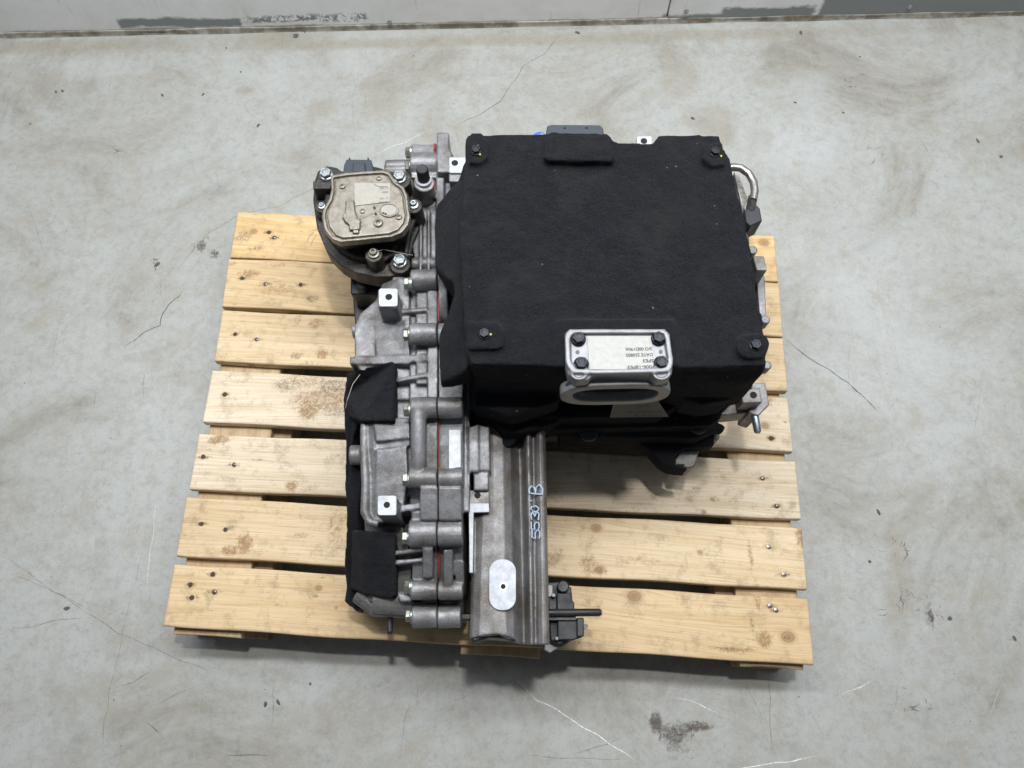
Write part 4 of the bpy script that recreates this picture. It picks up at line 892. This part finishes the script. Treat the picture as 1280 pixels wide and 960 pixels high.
# ---- front axle tube casting: cross-section swept towards the viewer
bm = NB(); loops = []
for t in np.linspace(0, 1, 14):
    y = 500 + (802 - 500) * t
    lft = 596 + (587 - 596) * t
    prof = [(lft, .05), (lft, .178), (lft + 3, .190), (lft + 12, .199), (617 + 3 * t, .203), (628 + 5 * t, .200), (637 + 6 * t, .190), (642 + 7 * t, .172), (647 + 7 * t, .160), (651 + 6 * t, .162), (654 + 6 * t, .182), (656 + 6 * t, .200), (659 + 5 * t, .206), (662 + 5 * t, .203), (664.5 + 4 * t, .191), (667 + 3 * t, .189), (670 + 3 * t, .199), (674 + 5 * t, .2045), (678 + 6 * t, .202), (681 + 6 * t, .19), (680 + 5 * t, .12), (674 + 5 * t, .05)]
    yy = [y + (0 if t < .95 else -7 * math.exp(-((x - 616) / 22) ** 2) * (1 if x < 645 else 0) + (-3 if x < 646 else 4)) for x, h in prof]
    loops.append([P(x, q_, h) for (x, h), q_ in zip(prof, yy)])
loft(bm, loops)
prism(bm, [(586, 640), (591, 640), (591, 716), (586, 716)], .206, .05)
beam = obj('axle_tube_casting', bm, M_castb, DU, remesh=0.0018, smooth=2)
bm = NB(); prism(bm, [(590, 785), (640, 785), (645, 803), (630, 798), (612, 797), (598, 801), (590, 804)], .188, .05); obj('end_seal', bm, M_plast, beam, bevel=.003)
pad('machined_oval', rrect(611.5, 699, 645, 763, 15.5, 8), .2062, beam, .006, hole=None)
bm = NB(); zcyl(bm, 629, 733, .2072, .2055, 5.2, 18); obj('threaded_hole', bm, M_bolt, beam, shade=0)
bm = NB(); zcyl(bm, 629, 733, .2078, .206, 3.2, 14); obj('hole_centre', bm, M_hole, beam, shade=0)
pad('machined_step', [(584, 629), (611, 629), (611.5, 640), (592, 640.5), (591, 716), (587, 716), (586, 640)], .212, beam, .008)
pad('recess', [(584, 613), (611, 613), (611, 629), (584, 629)], .2105, beam, .02, hole=(597, 619, 4), mt=M_castd)
# white paint-pen numbers written up the tube, by hand
glyph = {'5': [(1, 1), (.1, 1), (0, .55), (.55, .62), (.95, .38), (.8, .05), (.3, 0), (0, .12)], '3': [(.05, .9), (.5, 1), (.9, .8), (.4, .52), (.95, .3), (.7, .02), (0, .1)], '0': [(.5, 1), (.05, .6), (.2, .1), (.6, 0), (.95, .4), (.8, .9), (.5, 1)],
         '1': [(.5, .95), (.5, .62)], 'B': [(.1, 1), (0, 0), (.55, .0), (.95, .25), (.6, .5), (.1, .52), (.6, .58), (.8, .85), (.5, 1), (.1, 1)]}
bm = NB()
for ch, y0, y1, xl, xr in (('5', 673, 662, 665, 675), ('5', 662, 652, 664, 674), ('3', 650, 639, 663.5, 674), ('0', 640.5, 632, 663.5, 673.5), ('1', 629, 623, 662, 670), ('B', 618, 605, 661.5, 678)):
    pts = []
    g = [Vector((a, b, 0)) for a, b in glyph[ch]]
    for a, b in zip(g, g[1:]):
        for k in range(3): pts.append(a.lerp(b, k / 3))
    pts.append(g[-1]); q_ = []
    for g_ in pts:   # glyph top to the left, glyph advances up the picture
        x = xr + (xl - xr) * g_.y; y = y0 + (y1 - y0) * g_.x
        h = interp(x, [(661, .2065), (664, .2055), (667, .2005), (670, .2005), (674, .2055), (678, .2055)]) + .0012; q_.append(P(x, y, h))
    tube(bm, q_, 0.0011 * (.7 + .6 * rs.random()) if ch != 'B' else .0014, 6)
obj('handwritten_number', bm, M_pen, beam)
# ---- black connector block at the near right end
bm = NB()
prism(bm, [(684, 728), (698, 727), (714, 734), (716, 752), (718, 764), (712, 800), (700, 806), (688, 800)], .10, .02); prism(bm, [(696, 741), (714, 741), (714, 752), (718, 752), (718, 764), (696, 764)], .112, .05); prism(bm, [(697, 775), (720, 775), (730, 782), (729, 796), (717, 800), (697, 800)], .112, .04)
obj('connector_block', bm, M_plastg, DU, bevel=.002)
bm = NB(); zcyl(bm, 704, 733, .118, .05, 7.5, 22); prism(bm, rect(721, 772, 730, 796), .118, .06); split_obj('connector_plug', bm, M_plast, DU, bevel=.002)
bm = NB(); zcyl(bm, 732, 783, .095, .08, 3.2, 14); obj('button', bm, M_castd, DU)
bm = NB(); tube(bm, [P(680, 766, .122), P(690, 766, .122), P(749, 765.5, .122), P(752, 765.5, .122)], [.0062, .0062, .0062, .004], 14); prism(bm, rect(686, 768, 720, 775), .118, .09); obj('guide_pin', bm, M_plast, DU)
bm = NB(); prism(bm, rrect(684, 731, 691, 746, 2), .105, .05); zcyl(bm, 692, 744, .112, .1, 2.5); zcyl(bm, 696, 798, .115, .1, 2.3); prism(bm, [(682, 775), (694, 775), (694, 800), (700, 808), (688, 816), (680, 812)], .075, .02); tube(bm, [P(685, 812, .05), P(700, 808, .05), P(712, 800, .05)], .003, 8)
split_obj('connector_bracket', bm, M_satin, DU, bevel=.001)
# ---- bits at the right side
bm = NB(); pts = [(908, 211), (916, 209), (926, 210), (936, 217), (942, 228), (943.5, 240), (941, 250)]
tube(bm, [P(x, y, .335) for x, y in pts], .0066, 16); tube(bm, [P(941.5, 245, .335), P(938, 262, .32)], [.0078, .0082], 16)
prism(bm, [(918, 215), (922, 214), (935, 250), (928, 262)], .31, .2)
obj('coolant_pipe', bm, M_tube, DU)
bm = NB(); prism(bm, [(930, 262), (946, 256), (950, 260), (953, 276), (938, 283), (932, 278)], .325, .28); prism(bm, [(931, 278), (939, 282), (938, 288), (931, 290)], .30, .25); split_obj('side_connector', bm, M_navy, DU, bevel=.002)
bm = NB(); prism(bm, [(941, 320), (955, 320), (959, 338), (946, 338)], .245, .16); prism(bm, [(945, 338), (956, 345), (958, 396), (950, 398)], .19, .1);
split_obj('side_flange', bm, M_cast, DU, bevel=.0015)
for x, y, h in ((957, 399, .19), (959, 456, .18), (941, 312, .22)):
    bm = NB(); zcyl(bm, x, y, h + .006, h - .02, 6, 18); obj('side_boss', bm, M_cast, DU, bevel=.002)
bm = NB(); prism(bm, [(926, 488), (950, 484), (953, 503), (928, 504)], .205, .15); prism(bm, [(940, 478), (957, 478), (962, 506), (948, 520), (936, 516)], .175, .10); prism(bm, [(880, 505), (934, 503), (936, 516), (895, 520)], .165, .12)
lug = obj('mounting_lug', bm, M_castb, DU, bevel=.002)
bm = NB(); zcyl(bm, 942, 493.5, .2062, .204, 4.3, 16); obj('threaded_hole', bm, M_hole, lug, shade=0)
bm = NB(); tube(bm, [P(941, 512, .165), P(943, 518, .165), P(947, 539, .165), P(947.3, 541.5, .165)], [.0062, .0068, .0062, .004], 14); obj('stud', bm, M_stud, lug)
bm = NB(); prism(bm, [(790, 540), (893, 538), (893, 556), (880, 559), (856, 560), (846, 568), (843, 580), (861, 585), (858, 588), (838, 586), (826, 578), (812, 562), (796, 552)], .13, .085)
obj('motor_bracket', bm, M_felt, DU, remesh=.0025, smooth=2)
bm = NB(); prism(bm, [(852, 562), (875, 561), (868, 583), (862, 585), (844, 582), (844, 574)], .105, .04); zcyl(bm, 895, 545, .12, .06, 5); mb = obj('bracket_foot', bm, M_castd, DU, bevel=.002)
flat('slot', [(846, 580), (856, 580), (855, 583.5), (847, 583.5)], .1058, M_hole, mb)
bm = NB(); prism(bm, [(700, 480), (880, 480), (880, 540), (700, 545)], .12, .03); prism(bm, [(600, 440), (690, 440), (690, 520), (600, 520)], .17, .02); obj('motor_end_housing', bm, M_plast, DU, bevel=.006)
# ---- behind the box
bm = NB(); prism(bm, [(684, 157), (690, 155.5), (750, 156), (754, 160), (757, 180), (680, 180)], .40, .34); prism(bm, [(704, 157.5), (708, 157.5), (708, 160), (704, 160)], .402, .39); prism(bm, [(731, 157.5), (735, 157.5), (735, 160), (731, 160)], .402, .39)
obj('rear_connector', bm, M_slate, DU, bevel=.003)
bm = NB(); zcyl(bm, 674.5, 172, .36, .33, 9.5, 24); obj('blue_cap', bm, M_blue, DU, bevel=.002, label='blue plastic cap behind the rear connector')
bm = NB(); prism(bm, [(671, 168), (679, 166), (680, 182), (673, 182)], .362, .3); obj('pipe_stub', bm, M_label, DU, bevel=.001)
bm = NB(); prism(bm, rrect(796, 170, 815, 190, 2), .375, .28); rl = obj('rear_lug', bm, M_mach, DU, bevel=.001)
bm = NB(); zcyl(bm, 805, 176, .3757, .374, 4.2, 16); obj('threaded_hole', bm, M_hole, rl, shade=0)
